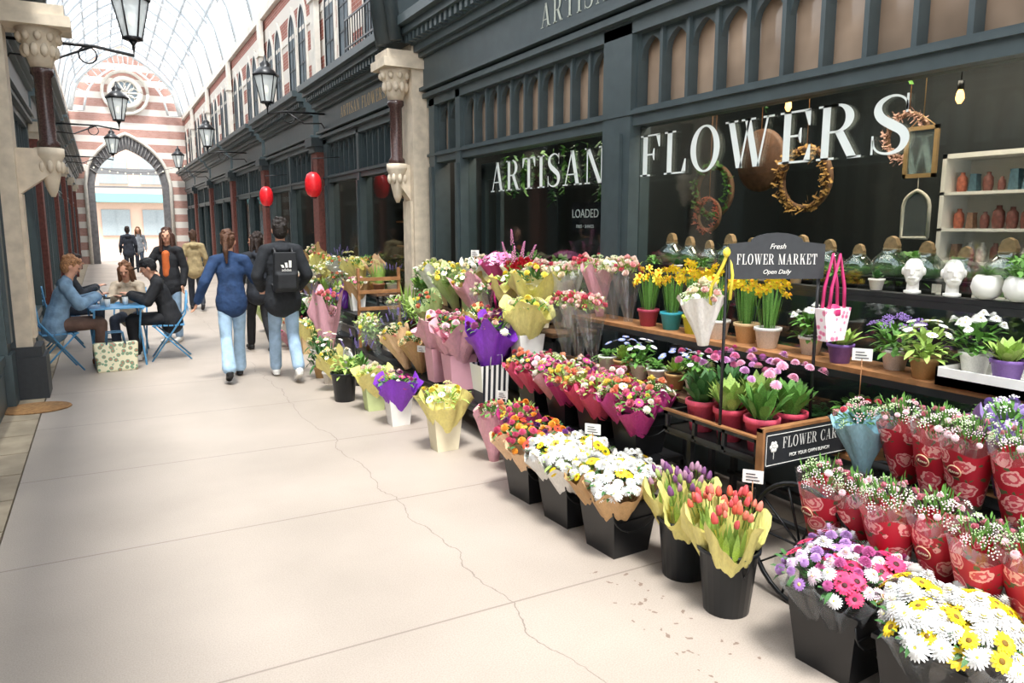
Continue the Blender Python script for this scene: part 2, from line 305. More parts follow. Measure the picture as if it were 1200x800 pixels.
def rp(t):
    w=(XR-XL)/2; x=w*(1-abs(t)); R=2*w
    z=6.55+math.sqrt(max(0,R*R-(R-x)**2))*2.9/(R*.866)
    return (XL+w+(t*w), z)
mb=MB(); n=16; v=[];f=[]
for i in range(n+1):
    t=-1+2*i/n; x,z=rp(t); v+=[(x,-3,z),(x,38,z)]
for i in range(n): f.append((2*i,2*i+1,2*i+3,2*i+2))
mb.add(v,f); solo('ceiling',mb.mesh('ceiling',glassmat('#eef3f8',.02,'roof_glass',.18)),'arched glass arcade roof','roof',kind='structure')
ribp=[rp(-1+2*i/20) for i in range(21)]
mb=MB(); mb.tube([(x,0,z-.03) for x,z in ribp],.07,6); mb.tube([(x,0,z-.36) for i,(x,z) in enumerate(ribp) if 1<i<19],.04,5)
for i in range(2,19,2): x,z=ribp[i]; mb.tube([(x,0,z),(x,0,z-.36)],.02,4)
RIB=mb.mesh('rib',IRONW)
yy=-2.6
while yy<38: solo('roof_rib',RIB,'white painted iron roof rib','roof rib',(0,yy,0),group='white iron roof ribs'); yy+=2.5
mb=MB()
for i in range(2,20,2): x,z=ribp[i]; mb.box(x-.035,-3,z-.07,x+.035,38,z+.01)
yy=-2.6
while yy<38:
    for k in (1,2): mb.tube([(x,yy+k*.833,z) for x,z in ribp],.018,4)
    yy+=2.5
solo('trim_4',mb.mesh('trim',IRONW),'white glazing bars of the roof','glazing bars',kind='structure')
mb=MB(); pts=[(XL+.5+(XR-XL-1.0)*(i/24), 3.85+3.0*math.sqrt(max(0,1-abs(1-i/12)**2.4))) for i in range(25)]
for (o,r) in((0,.14),(-.26,.08),(.22,.08)): mb.tube([(x,8.95+o,z) for x,z in pts],r,8)
mb.ext([(XR-.5,3.85),(XR-.42,4.6),(XR-.3,5.2),(XR+.1,5.4),(XR+.1,3.85)],'y',8.78,9.12)
solo('transverse_arch',mb.mesh('arch',TEALD),'dark painted arch spanning between the stone piers','arch')
mb=MB(); prof=[rp(-1+2*i/20) for i in range(21)]; op=[(-.45,0)]+parch(-.45,2.95,3.5,5.7,12)+[(2.95,0)]
poly=[(XL-.3,0),(XL-.3,6.5)]+[(x,z+.15) for x,z in prof]+[(XR+.3,6.5),(XR+.3,0)]+op[::-1]
mb.ext(poly,'y',38.05,38.4); solo('wall_far',mb.mesh('wf',STRIPEG),'banded brick gable wall with pointed arch opening','wall',kind='structure')
e=thing('gable_archway','tall pointed archway with grey carved surround','archway',(0,38.0,0))
mb=MB(); a=op; b=[(-.1,0)]+parch(-.1,2.6,3.45,5.05,12)+[(2.6,0)]; n=len(a)
mb.add([(p[0],0,p[1]) for p in a]+[(p[0],0,p[1]) for p in b]+[(p[0],.3,p[1]) for p in b],[(i,i+1,n+i+1,n+i) for i in range(n-1)]+[(n+i,n+i+1,2*n+i+1,2*n+i) for i in range(n-1)]); part(e,'surround',mb.mesh('s',M('#6d6b6c',.6,0,.3,6)))
mb=MB(); mb.tube([(p[0],-.08,p[1]) for p in a],.08,6); part(e,'moulding',mb.mesh('s',STONEL))
mb=MB()
for i in range(2,n-2,1): p=a[i];q=b[i]; mb.tube([(p[0],-.03,p[1]),(q[0],-.03,q[1])],.03,4)
part(e,'tracery',mb.mesh('s',M('#a5a2a0',.6)))
e=thing('rose_window','round traceried window with white stone ring','window',(1.375,37.9,7.45))
mb=MB(); mb.tube([(.6*cos(a*pi/12),0,.6*sin(a*pi/12)) for a in range(25)],.12,6); mb.tube([(.9*cos(a*pi/12),0,.9*sin(a*pi/12)) for a in range(25)],.07,6); part(e,'ring',mb.mesh('r',STONEL))
mb=MB()
for k in range(6): a=k*pi/3; mb.tube([(0,0,0),(.6*cos(a),0,.6*sin(a))],.04,5); mb.tube([(.33*cos(a)+.2*cos(t*pi/6),0,.33*sin(a)+.2*sin(t*pi/6)) for t in range(13)],.025,4)
part(e,'tracery',mb.mesh('t',STONEL)); mb=MB(); mb.ext([(.6*cos(a*pi/12),.6*sin(a*pi/12)) for a in range(24)],'y',.02,.05); part(e,'window_pane',mb.mesh('g',M('#7c8a92',.2)))
mb=MB(); inn=[(1.375+(x-1.375)*.93,6.55+(z-6.55)*.9) for x,z in prof]; mb.tube([(x,0,z) for x,z in inn],.11,6)
for i in range(0,21): x,z=inn[i]; mb.tube([(x,0,z),(1.375+(x-1.375)*.76,0,6.6+(z-6.6)*.78)],.035,4)
mb.tube([(1.375+(x-1.375)*.76,0,6.6+(z-6.6)*.78) for x,z in inn],.05,5)
solo('gable_tracery',mb.mesh('gt',M('#dcdedd',.6)),'white timber bargeboard tracery under the roof','tracery',(0,37.6,0))
mb=MB(); mb.box(-14,60,0,16,61,14); solo('wall_street',mb.mesh('ws',M('#c4a898',.8)),'pale building across the street','building',kind='structure')
for i in range(10):
    for j in range(3):
        mb=MB(); mb.box(-.9,-.1,0,.9,-.005,1.8); mb.box(-.02,-.13,0,.02,-.1,1.8); solo('street_window',mb.mesh('w',M('#8b979d',.2)),'large window of the building across the street','window',(-12+2.6*i,60,1+3.6*j),group='windows across the street')
mb=MB(); mb.box(-8,59.2,3.3,12,59.99,3.9); mb.box(-8,59.2,0,-7.8,59.4,3.3); mb.box(11.8,59.2,0,12,59.4,3.3); solo('street_awning',mb.mesh('w',M('#6fa0a2',.6)),'teal shop fascia across the street','shop fascia')
mb=MB(); mb.box(-3,44,4.3,6,44.3,4.6); mb.box(-3,44,3.6,6,44.1,3.7)
for x in(-2.9,5.8): mb.box(x,44,0,x+.1,44.1,4.5)
solo('street_canopy',mb.mesh('w',M('#6a6d70',.5)),'grey horizontal canopy beams beyond the archway','canopy')
mb=MB(); pts=[(XL+(XR-XL)*i/16,36,4.4-.5*sin(pi*i/16)) for i in range(17)]; mb.tube(pts,.01,4); mb.mi=1
for p in pts[1:-1]: mb.ball((p[0],p[1],p[2]-.05),.03,6,5)
solo('string_light',mb.mesh('sl',[BLACK,M('#fff2d0',.4,em=1)]),'string of small festoon bulbs across the arcade','string lights',group='festoon strings')
# ---------------------------------------------------------------- stone piers
def pier(side,y,label,cx,cw,x0=0):
    X=XR if side>0 else XL; s=-side; cx*=s
    e=thing('stone_pier',label,'pier',(X,y,0),group='arcade stone piers')
    mb=MB(); mb.box(s*x0,0,.5,s*.28,.36,4.1); mb.box(s*.28,.05,.6,s*.31,.31,2.0); part(e,'shaft',mb.mesh('s',STONE))
    if x0: mb=MB(); mb.box(0,.0,.42,s*x0,.36,3.9); mb.box(0,-.03,.5,s*(x0-.04),0,3.2); part(e,'timber_post',mb.mesh('s',TEALD),label='dark painted timber post beside the stone')
    mb=MB(); mb.box(0,-.04,0,s*.38,.44,.42); mb.box(0,-.02,.42,s*.35,.42,.52); part(e,'plinth',mb.mesh('s',M('#2b2f33',.5) ))
    prof=[(.02,1.98),(.05,2.05),(.08,2.18),(.1,2.32),(.13,2.38),(.13,2.45)]
    mb=MB(); mb.lathe(prof,12,(cx,.2,0))
    for k in range(8):
        a=k*pi/4; mb.ball((cx+.1*cos(a),.2+.1*sin(a),2.27),(.03,.03,.06),6,5)
    mb.ext([(s*.26,1.98),(s*.26,2.44),(cx,2.44),(cx,2.2)],'y',.12,.28); part(e,'corbel',mb.mesh('s',STONE))
    mb=MB(); mb.lathe([(.1,2.45),(.1,2.5),(.075,2.53),(.075,3.12),(.1,3.15),(.1,3.2)],14,(cx,.2,0)); part(e,'colonnette',mb.mesh('s',GRAN),label='polished dark red granite colonnette')
    mb=MB(); mb.lathe([(.09,3.2),(.12,3.3),(.17,3.5),(.2,3.56)],12,(cx,.2,0)); mb.box(s*x0*.6,-.05,3.56,s*cw,.45,3.66); mb.box(s*x0*.6,-.02,3.66,s*(cw-.05),.42,3.76)
    for k in range(10):
        a=k*pi/5; mb.ball((cx+.13*cos(a),.2+.13*sin(a),3.36),(.04,.04,.065),6,5); mb.ball((cx+.17*cos(a+.3),.2+.17*sin(a+.3),3.48),(.035,.035,.045),6,5)
    part(e,'capital',mb.mesh('s',STONE),label='carved leafy stone capital')
pier(1,8.76,'cream stone pier with red granite colonnette by flower shop',.42,.64)
pier(-1,8.6,'cream stone pier with red granite colonnette beside cafe seating',.56,.84,.14)
for yy in (13.7,18.7,23.7,28.7,33.7):
    for sd,X in((1,XR),(-1,XL)):
        e=thing('brick_pilaster','dark red brick pilaster with painted capital','pilaster',(X,yy,0),group='brick pilasters between shops')
        mb=MB(); mb.box(0,0,0,-sd*.2,.4,3.1); part(e,'shaft',mb.mesh('s',M('#6f3f36',.8,0,.3,20)))
        mb=MB(); mb.box(0,-.05,3.1,-sd*.3,.45,3.25); mb.box(0,-.02,3.0,-sd*.24,.42,3.1); part(e,'capital',mb.mesh('s',STONE if sd<0 else TEALD))
# ---------------------------------------------------------------- shopfronts
def shopfront(side,y0,y1,posts,label,tw=.27,door=None,tr='#a8917c'):
    X=XR if side>0 else XL; e=thing('shopfront',label,'shopfront',(0,0,0),group='shopfronts'); sd=side
    def B(m,a,b,ya,yb,z0,z1): m.box(X+sd*a,ya,z0,X+sd*b,yb,z1)
    mb=MB(); B(mb,-.06,.03,y0,y1,0,.42); B(mb,-.08,.03,y0,y1,.42,.5)
    yy=y0+.1
    while yy+.6<y1: B(mb,-.075,-.06,yy,yy+.5,.08,.36); yy+=.6
    part(e,'stall_riser',mb.mesh('r',TEAL))
    ps=sorted(posts)
    for p,w in ps:
        mb=MB(); B(mb,-.1,.1,p-w/2,p+w/2,0,3.2); B(mb,-.13,-.1,p-w/4,p+w/4,.6,2.4); B(mb,-.13,.1,p-w/2-.02,p+w/2+.02,0,.5); part(e,'post',mb.mesh('p',TEAL))
    eds=[y0]+[p for p,w in ps]+[y1]; wd={p:w for p,w in ps}
    for a,b in zip(eds[:-1],eds[1:]):
        a2=a+wd.get(a,0)/2; b2=b-wd.get(b,0)/2
        if b2-a2<.3: continue
        isdoor=door and abs((a+b)/2-door)<.5
        if not isdoor:
            mb=MB(); B(mb,.0,.01,a2,b2,.5,2.45); part(e,'window_pane',mb.mesh('g',GLASS))
        else:
            mb=MB(); B(mb,.5,.55,a2+.05,a2+.16,0,2.4);B(mb,.5,.55,b2-.16,b2-.05,0,2.4);B(mb,.5,.55,a2+.05,b2-.05,0,.6);B(mb,.5,.55,a2+.05,b2-.05,2.25,2.45); d=part(e,'door',mb.mesh('d',TEAL))
            mb=MB(); mb.tube([(X+.45,a2+.2,.95),(X+.45,a2+.2,1.25)],.015); part(d,'handle',mb.mesh('h',GOLD)); mb=MB(); B(mb,.52,.53,a2+.16,b2-.16,.6,2.25); part(d,'door_pane',mb.mesh('g',GLASS))
        n=max(1,round((b2-a2)/tw)); w=(b2-a2)/n; mb=MB()
        for i in range(n+1): yy=a2+i*w; B(mb,-.05,.04,yy-.015,yy+.015,2.58,3.12)
        for i in range(n):
            ya=a2+i*w+.015; yb=ya+w-.03; ar=parch(ya,yb,2.93,3.09,5); m=len(ar)//2
            mb.ext([(ya,3.12)]+ar[:m+1]+[((ya+yb)/2,3.12)],'x',X-.02*sd,X+.03*sd); mb.ext([((ya+yb)/2,3.12)]+ar[m:]+[(yb,3.12)],'x',X-.02*sd,X+.03*sd)
        t=part(e,'transom_window',mb.mesh('t',TEAL)); mb=MB(); B(mb,.06,.07,a2,b2,2.56,3.13); part(t,'transom_pane',mb.mesh('t',M(tr if sd>0 and y0<0 else '#7d8688',.12,0,.35,2)))  # tr: beige reflection of a wooden ceiling painted into the flower shop panes
    mb=MB(); B(mb,-.08,.08,y0,y1,2.45,2.58); B(mb,-.11,-.08,y0,y1,2.53,2.56); part(e,'transom_rail',mb.mesh('t',TEAL))
    mb=MB(); B(mb,-.1,.15,y0,y1,3.12,3.3); B(mb,-.16,-.1,y0,y1,3.22,3.27); B(mb,-.14,.15,y0,y1,3.3,3.74); B(mb,-.2,-.14,y0,y1,3.3,3.34);B(mb,-.2,-.14,y0,y1,3.69,3.74); part(e,'fascia',mb.mesh('t',TEAL))
    mb=MB(); B(mb,-.26,.2,y0,y1,3.74,3.82); B(mb,-.42,.2,y0,y1,3.92,4.0); B(mb,-.5,.2,y0,y1,4.0,4.1); B(mb,-.3,.2,y0,y1,3.82,3.92)
    yy=y0+.05
    while yy<y1-.05 and y0<20: B(mb,-.38,-.3,yy,yy+.06,3.83,3.92); yy+=.13
    part(e,'cornice',mb.mesh('t',TEAL)); return e
SH=shopfront(1,-1,8.74,[(8.6,.16),(7.85,.12),(4.88,.36),(1.2,.3)],'dark teal flower shop front with big arched transom windows',door=8.2)
F2=shopfront(1,9.2,13.7,[(9.3,.2),(11.6,.12),(13.5,.2)],'dark teal shopfront with transom windows beyond the stone pier')
for i,yy in enumerate((14.1,19.1,24.1,29.1,34.1)):
    shopfront(1,yy,min(37.9,yy+4.6),[(yy+.15,.2),(yy+2.3,.12),(yy+4.4,.2) if yy<34 else (yy+3.7,.12)],'dark teal shopfront further along the arcade',tw=.4)
shopfront(-1,-1,8.58,[(8.4,.3),(5,.2),(2,.2)],'dark painted shopfront opposite the flower shop')
for i,yy in enumerate((9.05,14.1,19.1,24.1,29.1,34.1)):
    shopfront(-1,yy,min(37.9,yy+4.6),[(yy+.15,.2),(yy+2.3,.12),(yy+4.4,.2) if yy<34 else (yy+3.7,.12)],'dark teal shopfront along the opposite wall',tw=.4)
LET=M('#e8f0ed',.5,0,.03,5)
e=thing('window_lettering','large pale serif letters reading ARTISAN on the shop glass','lettering',group='window lettering'); lettering(e,'ARTISAN',(XR-.015,7.2,2.05),(0,-1,0),2.06,.3,LET)
e=thing('window_lettering','large pale serif letters reading FLOWERS on the shop glass','lettering',group='window lettering'); lettering(e,'FLOWERS',(XR-.015,4.67,2.07),(0,-1,0),2.2,.305,LET)
FT=M('#b9bfb2',.5)
e=thing('fascia_lettering','pale serif sign letters reading ARTISAN FLOWERS on fascia','lettering'); lettering(e,'ARTISAN FLOWERS',(XR-.145,5.96,3.42),(0,-1,0),2.6,.2,FT,.2)
e=thing('fascia_lettering','gold serif sign letters reading ARTISAN FLOWERS on fascia','lettering'); lettering(e,'ARTISAN FLOWERS',(XR-.145,12.3,3.43),(0,-1,0),2.2,.17,GOLD,.2)
# ---------------------------------------------------------------- lanterns
def lantern_meshes():
    g=MB(); g.lathe([(.1,0),(.19,.4)],6,capb=False,capt=False)
    f=MB()
    for k in range(6): a=k*pi/3; f.tube([(.1*cos(a),.1*sin(a),0),(.19*cos(a),.19*sin(a),.4)],.012,4)
    f.lathe([(.11,-.03),(.11,.0)],6); f.lathe([(.21,.4),(.22,.43),(.12,.53),(.08,.56),(.09,.6),(.03,.66),(.015,.74)],6); f.lathe([(.01,-.1),(.05,-.03)],6)
    b=MB(); b.ball((0,0,.2),(.035,.035,.07),8,6)
    return g.mesh('g',M('#dfe6e6',.2,0,.05,5,alpha=.72,em=.25)),f.mesh('f',BLK),b.mesh('b',M('#fff0cc',.4,em=2))
LM=lantern_meshes()
def wall_lantern(x,y,z,side):
    e=thing('wall_lantern','black hexagonal glass lantern on a long iron bracket','lantern',(x,y,z),group='arcade wall lanterns')
    part(e,'glass_panes',LM[0]);part(e,'lantern_frame',LM[1]);part(e,'bulb',LM[2])
    X=(XR-.1 if side>0 else XL+.1)-x; mb=MB(); mb.tube([(0,0,-.1),(0,0,-.2),(X*.3,0,-.14),(X,0,-.14)],.018,6); mb.tube([(X*.3,0,-.14),(X*.6,0,-.32),(X*.9,0,-.3),(X,0,-.45)],.014,5); mb.tube([(X*.35+.09*cos(t),0,-.24+.09*sin(t)) for t in [i*pi/6 for i in range(13)]],.01,4); mb.box(X-.03,-.05,-.5,X+.03,.05,0); part(e,'bracket',mb.mesh('b',BLK))
for yy in(13.3,21.3,29.5): wall_lantern(2.6,yy,3.75,1)
for yy in(9.9,17.5,25.5): wall_lantern(.48,yy,3.82,-1)
for x,yy,z in((3.12,12.5,2.16),(3.1,16.4,2.1)):
    e=thing('paper_lantern','glossy red oval hanging lantern','lantern',(x,yy,z),group='red lanterns')
    mb=MB(); mb.lathe([(.05,.0),(.1,.04),(.13,.12),(.135,.2),(.13,.28),(.1,.36),(.05,.4)],20,mod=lambda r,z,a:(r*(1+.03*cos(12*a)),z)); part(e,'shade',mb.mesh('s',M('#e0222a',.35,em=.15)))
    mb=MB(); mb.tube([(0,0,.4),(0,0,.62),(.45,0,.66)],.008); mb.lathe([(.05,-.02),(.05,.01)],10); part(e,'hanger',mb.mesh('s',BLK))
# ---------------------------------------------------------------- flowers
def petals(mb,n,r0,r1,w,z0,z1,ph=0,cup=0,tip=.3):
    for i in range(n):
        a=2*pi*i/n+ph; jx=random.uniform(-.06,.06); ca,sa=cos(a+jx),sin(a+jx); v=[]
        for s_,ww in((0,.35),(.4,.9),(.8,1),(1,tip)):
            r=r0+(r1-r0)*s_; z=z0+(z1-z0)*s_+cup*s_*(1-s_)*4; h=w*ww/2
            v+=[(r*ca-h*sa,r*sa+h*ca,z),(r*ca+h*sa,r*sa-h*ca,z)]
        mb.add(v,[(0,1,3,2),(2,3,5,4),(4,5,7,6)],True)
_f={}
def flower(kind,c1,c2='#e8b820'):
    k=(kind,c1,c2)
    if k in _f: return _f[k]
    mb=MB(); m1=M(c1,.55,0,.1,60); m2=M(c2,.7,0,.25,200)
    if kind=='daisy':
        petals(mb,13,.15,1,.34,.0,.08,0,.1); petals(mb,12,.15,.8,.3,.06,.2,.25,.1); mb.mi=1; mb.lathe([(.3,.0),(.28,.17),(.17,.25),(.03,.28)],10)
    elif kind=='gerbera':
        petals(mb,18,.15,1,.25,0,.05,0,.08); petals(mb,16,.15,.75,.22,.06,.16,.2,.06); mb.mi=1; mb.lathe([(.3,.0),(.27,.16),(.1,.2)],10)
    elif kind=='mum':
        for j in range(5): petals(mb,18-2*j,.05,1-.17*j,.2,-.05+.12*j,.0+.2*j,j*.3,.1)
        mb.mi=1; mb.ball((0,0,.45),(.16,.16,.2),8,5)
    elif kind=='pom':
        for j in range(6): a=j*.28; petals(mb,12-j,.1,.95*cos(a),.34,.0+.15*j,.02+.9*sin(a),j*.4,.06)
    elif kind=='rose':
        for j in range(5): petals(mb,5 if j<3 else 4,.12,.85-.16*j,.85-.13*j,-.3,.25+.16*j,j*.6,-.16,.6)
        mb.ball((0,0,.35),(.22,.22,.45),8,6)
    elif kind=='tulip':
        mb.lathe([(.12,-.6),(.45,-.35),(.55,.1),(.45,.7),(.25,1.15),(.05,1.35)],12,mod=lambda r,z,a:(r*(1+.12*cos(3*a)),z+.12*cos(3*a)*(z>.5)))
        mb.mi=1; mb.lathe([(.5,-.38),(.15,-.62),(.1,-2.4)],8)
    elif kind=='daffodil':
        petals(mb,6,.1,1,.5,0,.05,0,.1); mb.mi=1; mb.lathe([(.2,0),(.24,.4),(.36,.6)],10,capt=False)
    elif kind=='orchid':
        petals(mb,3,.05,1,.6,0,.1,.5,.12,.4); petals(mb,2,.05,1,1.0,.05,.15,0,.12,.5); mb.mi=1; mb.ball((0,0,.15),(.18,.18,.2),6,5)
    elif kind=='spray':
        for j in range(14): a=j*2.4; r=.9*math.sqrt(j/14); mb.ball((r*cos(a),r*sin(a),.5*(1-r*r)+random.uniform(-.1,.1)),.13,5,4)
    elif kind=='spike':
        for j in range(22): a=j*2.4; z=j/22*4; r=.42*(1-z/5); mb.ball((r*cos(a),r*sin(a),z),(.2,.2,.16),5,4)
        mb.mi=1; mb.tube([(0,0,-3),(0,0,3.5)],.07,4)
    me=mb.mesh('flower_'+kind,[m1,m2]); _f[k]=me; return me
_l={}
def leaves(kind,seed=0,mat=GREEN):
    k=(kind,seed,mat.name)
    if k in _l: return _l[k]
    rnd=random.Random(seed*13+len(kind)); mb=MB()
    def leaf(p,d,ln,w,droop):
        p=Vector(p);d=Vector(d).normalized(); sd=d.cross(Vector((0,0,1)))
        if sd.length<.05: sd=Vector((1,0,0))
        sd.normalize(); v=[]
        for s_,ww in((0,.25),(.35,1),(.7,.85),(1,.05)):
            q=p+d*ln*s_+Vector((0,0,-droop*ln*s_*s_)); v+=[q-sd*w*ww/2,q+sd*w*ww/2]
        mb.add(v,[(0,1,3,2),(2,3,5,4),(4,5,7,6)],True)
    if kind=='bouquet':
        for i in range(70):
            a=i*2.4; r=math.sqrt(rnd.random())*.85; leaf((r*cos(a),r*sin(a),.9+rnd.random()*.12),(cos(a)*(r+.2),sin(a)*(r+.2),rnd.uniform(.1,.8)),rnd.uniform(.26,.42),.13,.3)
    elif kind=='bush':
        for i in range(100):
            a=i*2.4; r=math.sqrt(rnd.random())*.6; z=rnd.random()*.75; leaf((r*cos(a),r*sin(a),z),(cos(a)*(r+.15),sin(a)*(r+.15),rnd.uniform(-.1,.9)),rnd.uniform(.3,.55),.2,.35)
    elif kind=='blade':
        for i in range(38):
            a=i*2.4; r=math.sqrt(rnd.random())*.5; leaf((r*cos(a)*.6,r*sin(a)*.6,0),(cos(a)*r*.7,sin(a)*r*.7,1),rnd.uniform(.7,1.15),.09,.1)
    elif kind=='fern':
        for i in range(22):
            a=i*2.4; el=rnd.uniform(.3,1.2); ln=rnd.uniform(.7,1.1); d=Vector((cos(a)*cos(el),sin(a)*cos(el),sin(el)))
            for s_ in range(1,9):
                p=d*ln*s_/8+Vector((0,0,-.5*ln*(s_/8)**2)); sdv=d.cross(Vector((0,0,1))).normalized()
                for q in(-1,1): leaf(p,sdv*q+d*.5,.24*(1.1-s_/9),.09,.2)
    elif kind=='succ':
        for j in range(4):
            for i in range(8): a=i*pi/4+j*.4; el=.2+j*.35; leaf((0,0,.1+j*.08),(cos(a)*cos(el),sin(a)*cos(el),sin(el)),.6-.1*j,.3,-.2)
    elif kind=='tuliplf':
        for i in range(22):
            a=i*2.4; r=math.sqrt(rnd.random())*.8; leaf((r*cos(a)*.8,r*sin(a)*.8,.6),(cos(a)*r*.5,sin(a)*r*.5,1),rnd.uniform(.45,.65),.3,.1)
    elif kind=='broad':
        for i in range(34):
            a=i*2.4; r=math.sqrt(rnd.random())*.5; leaf((r*cos(a)*.5,r*sin(a)*.5,.05),(cos(a)*(r+.25),sin(a)*(r+.25),rnd.uniform(.5,1.6)),rnd.uniform(.6,.95),.24,.3)
    elif kind=='wisp':
        for i in range(90):
            a=i*2.4; r=math.sqrt(rnd.random())*.8; leaf((r*cos(a),r*sin(a),.8+rnd.random()*.25),(cos(a)*(r+.1)+rnd.uniform(-.3,.3),sin(a)*(r+.1)+rnd.uniform(-.3,.3),rnd.uniform(.2,1)),rnd.uniform(.14,.26),.08,.1)
    me=mb.mesh('leaves',mat); _l[k]=me; return me
_w={}
ROSEM=rose_print()
STRP=bandmat('striped_paper','#f2efe8','#2a2c33',30,0)
def wrap(col,style,var=0):
    k=(col,style,var)
    if k in _w: return _w[k]
    mb=MB(); ph=var*1.3; sc=[(0,.28),(.2,.38),(.45,.6),(.7,.84),(.9,1.0),(1.02,1.15)]
    if style=='sleeve': sc=[(0,.55),(.3,.72),(.6,.88),(.9,1.0),(1.14,1.12)]
    def mod(r,z,a):
        if style=='tissue': return r*(1+.12*z*cos(6*a+ph)+.05*sin(13*a)*z), z*(1+.2*cos(3*a+ph)*(z>.8)+.06*cos(7*a+ph)*(z>.5))
        if style=='sleeve': return r*(1+.05*cos(5*a+ph)*z), z*(1+.04*cos(4*a+ph))
        return r*(1+.06*z*cos(9*a+ph)+.03*z*sin(16*a)), z*(1+.08*cos(5*a+ph)*(z>.8)+.03*sin(9*a)*(z>.4))
    mb.lathe([(r,z) for z,r in sc],48,capt=False,mod=mod)
    if style=='sleeve': mb.m=[1 if 3*48<=i<4*48 else 0 for i in range(len(mb.f))]; mats=[ROSEM,CLEAR]
    elif style=='clear': mats=[CLEAR]
    else: mats=[M(col,.55,0,.08,10,.3)]
    me=mb.mesh('wrap',mats); _w[k]=me; return me
PAL={
'sunny':('white, yellow and orange daisies',[('mum','#fafaf6','#e6d84a',.046),('daisy','#f4d221','#7a5a10',.038),('gerbera','#f07a1f','#3a2418',.044),('mum','#fafaf6','#e6d84a',.046),('gerbera','#f59a2c','#5a3418',.036),('pom','#8a2a3c','#8a2a3c',.03),('mum','#f6f0d8','#e6d84a',.036)]),
'white':('white and yellow chrysanthemums',[('mum','#fafaf6','#e6e27a',.046),('mum','#fafaf6','#e6e27a',.04),('daisy','#f2d01c','#c08a10',.034)]),
'fiery':('orange, red and purple blooms',[('pom','#e9952c','#e9952c',.034),('gerbera','#d2452c','#3a2418',.034),('pom','#7d3c86','#7d3c86',.028),('daisy','#efc53a','#7a5a10',.032),('pom','#c8466a','#c8466a',.03)]),
'pink':('pink and magenta roses and daisies',[('rose','#e58aa2','#e58aa2',.034),('daisy','#c63a7c','#e8c030',.034),('pom','#f0c4cf','#f0c4cf',.034),('spray','#c45a86','#c45a86',.035),('pom','#f3ead6','#f3ead6',.03),('pom','#e9d45a','#e9d45a',.024)]),
'magenta':('magenta, purple and cream blooms',[('daisy','#c23a80','#e8c030',.034),('pom','#9a3f7a','#9a3f7a',.032),('rose','#f0d2c4','#f0d2c4',.034),('spray','#d9ac3c','#d9ac3c',.03),('pom','#f0e8da','#f0e8da',.028)]),
'lilac':('lilac, white and pink daisies',[('daisy','#a878bc','#d8c070',.032),('mum','#f8f4f8','#e6d84a',.038),('gerbera','#e8406f','#5a1b20',.042),('mum','#ecd6ee','#b48ab8',.036),('pom','#b58ac4','#b58ac4',.028)]),
'pinkw':('white chrysanthemums and hot pink gerberas',[('mum','#faf6f8','#e6d84a',.04),('gerbera','#e8356a','#4a1b20',.044),('mum','#f4e0ea','#e6b84a',.036),('pom','#c05a94','#c05a94',.028)]),
'red':('deep red roses',[('rose','#b81a2c','#b81a2c',.036)]),
'muted':('muted pink and red small blooms',[('pom','#c84a5a','#c84a5a',.028),('spray','#e8b8bc','#e8b8bc',.032),('rose','#e6a0a4','#e6a0a4',.03),('spray','#c4d8a8','#c4d8a8',.03)]),
'mauve':('mauve and white spring flowers',[('daisy','#b9a0d6','#e8d070',.028),('spray','#f4f0f4','#f4f0f4',.034),('pom','#a58cc8','#a58cc8',.026)]),
'rosep':('pink roses',[('rose','#eeb4b6','#eeb4b6',.034),('rose','#d85a70','#d85a70',.034),('rose','#f3dcd2','#f3dcd2',.032)]),
'sprayp':('green foliage with small pale flowers',[('pom','#f0c9cf','#f0c9cf',.018),('spray','#f0ece0','#f0ece0',.03),('rose','#d98a9a','#d98a9a',.022),('spray','#c4d8a8','#c4d8a8',.03),('spray','#ead8dc','#ead8dc',.028)]),
'tulred':('red and orange tulips',[('tulip','#d8604a','#7f9a4a',.026),('tulip','#c84e50','#7f9a4a',.026),('tulip','#de7a66','#7f9a4a',.024)]),
'tulpur':('purple and green tulips',[('tulip','#7c4a7a','#7f9a4a',.026),('tulip','#a37a90','#7f9a4a',.026),('tulip','#93a35a','#7f9a4a',.022)]),
'cream':('cream and blush roses',[('rose','#f4e8cf','#f4e8cf',.036),('pom','#f6f2e6','#f6f2e6',.032),('rose','#f0cdc6','#f0cdc6',.034),('spray','#d6dfb8','#d6dfb8',.034)]),
'mixed':('mixed orange, pink and cream blooms',[('rose','#f0a684','#f0a684',.034),('daisy','#f6f3e9','#e0c030',.034),('pom','#d0607c','#d0607c',.03),('rose','#f2dc70','#f2dc70',.032),('spray','#e3e7bb','#e3e7bb',.03)]),
'yellow':('yellow and cream spring flowers',[('pom','#f2dc55','#f2dc55',.032),('daisy','#f6f1d8','#e0c030',.034),('spray','#e9e29a','#e9e29a',.036),('rose','#f4ead0','#f4ead0',.034)]),
'orch':('pink orchids',[('orchid','#e07ab2','#9e3a6c',.05),('orchid','#f2b0d0','#b23a70',.045)]),
}
YT='#efe48e'; PU='#8a3cc4'
WN={YT:'pale yellow tissue',PU:'purple tissue','#eab0bd':'pale pink paper','#c13a86':'magenta paper','#c9a171':'brown kraft paper','#efece6':'white paper','#cbd99a':'light green tissue','#e0557a':'pink paper','#9fcbd8':'soft blue paper','#a98cd0':'mauve paper','#f0c9a0':'peach paper'}
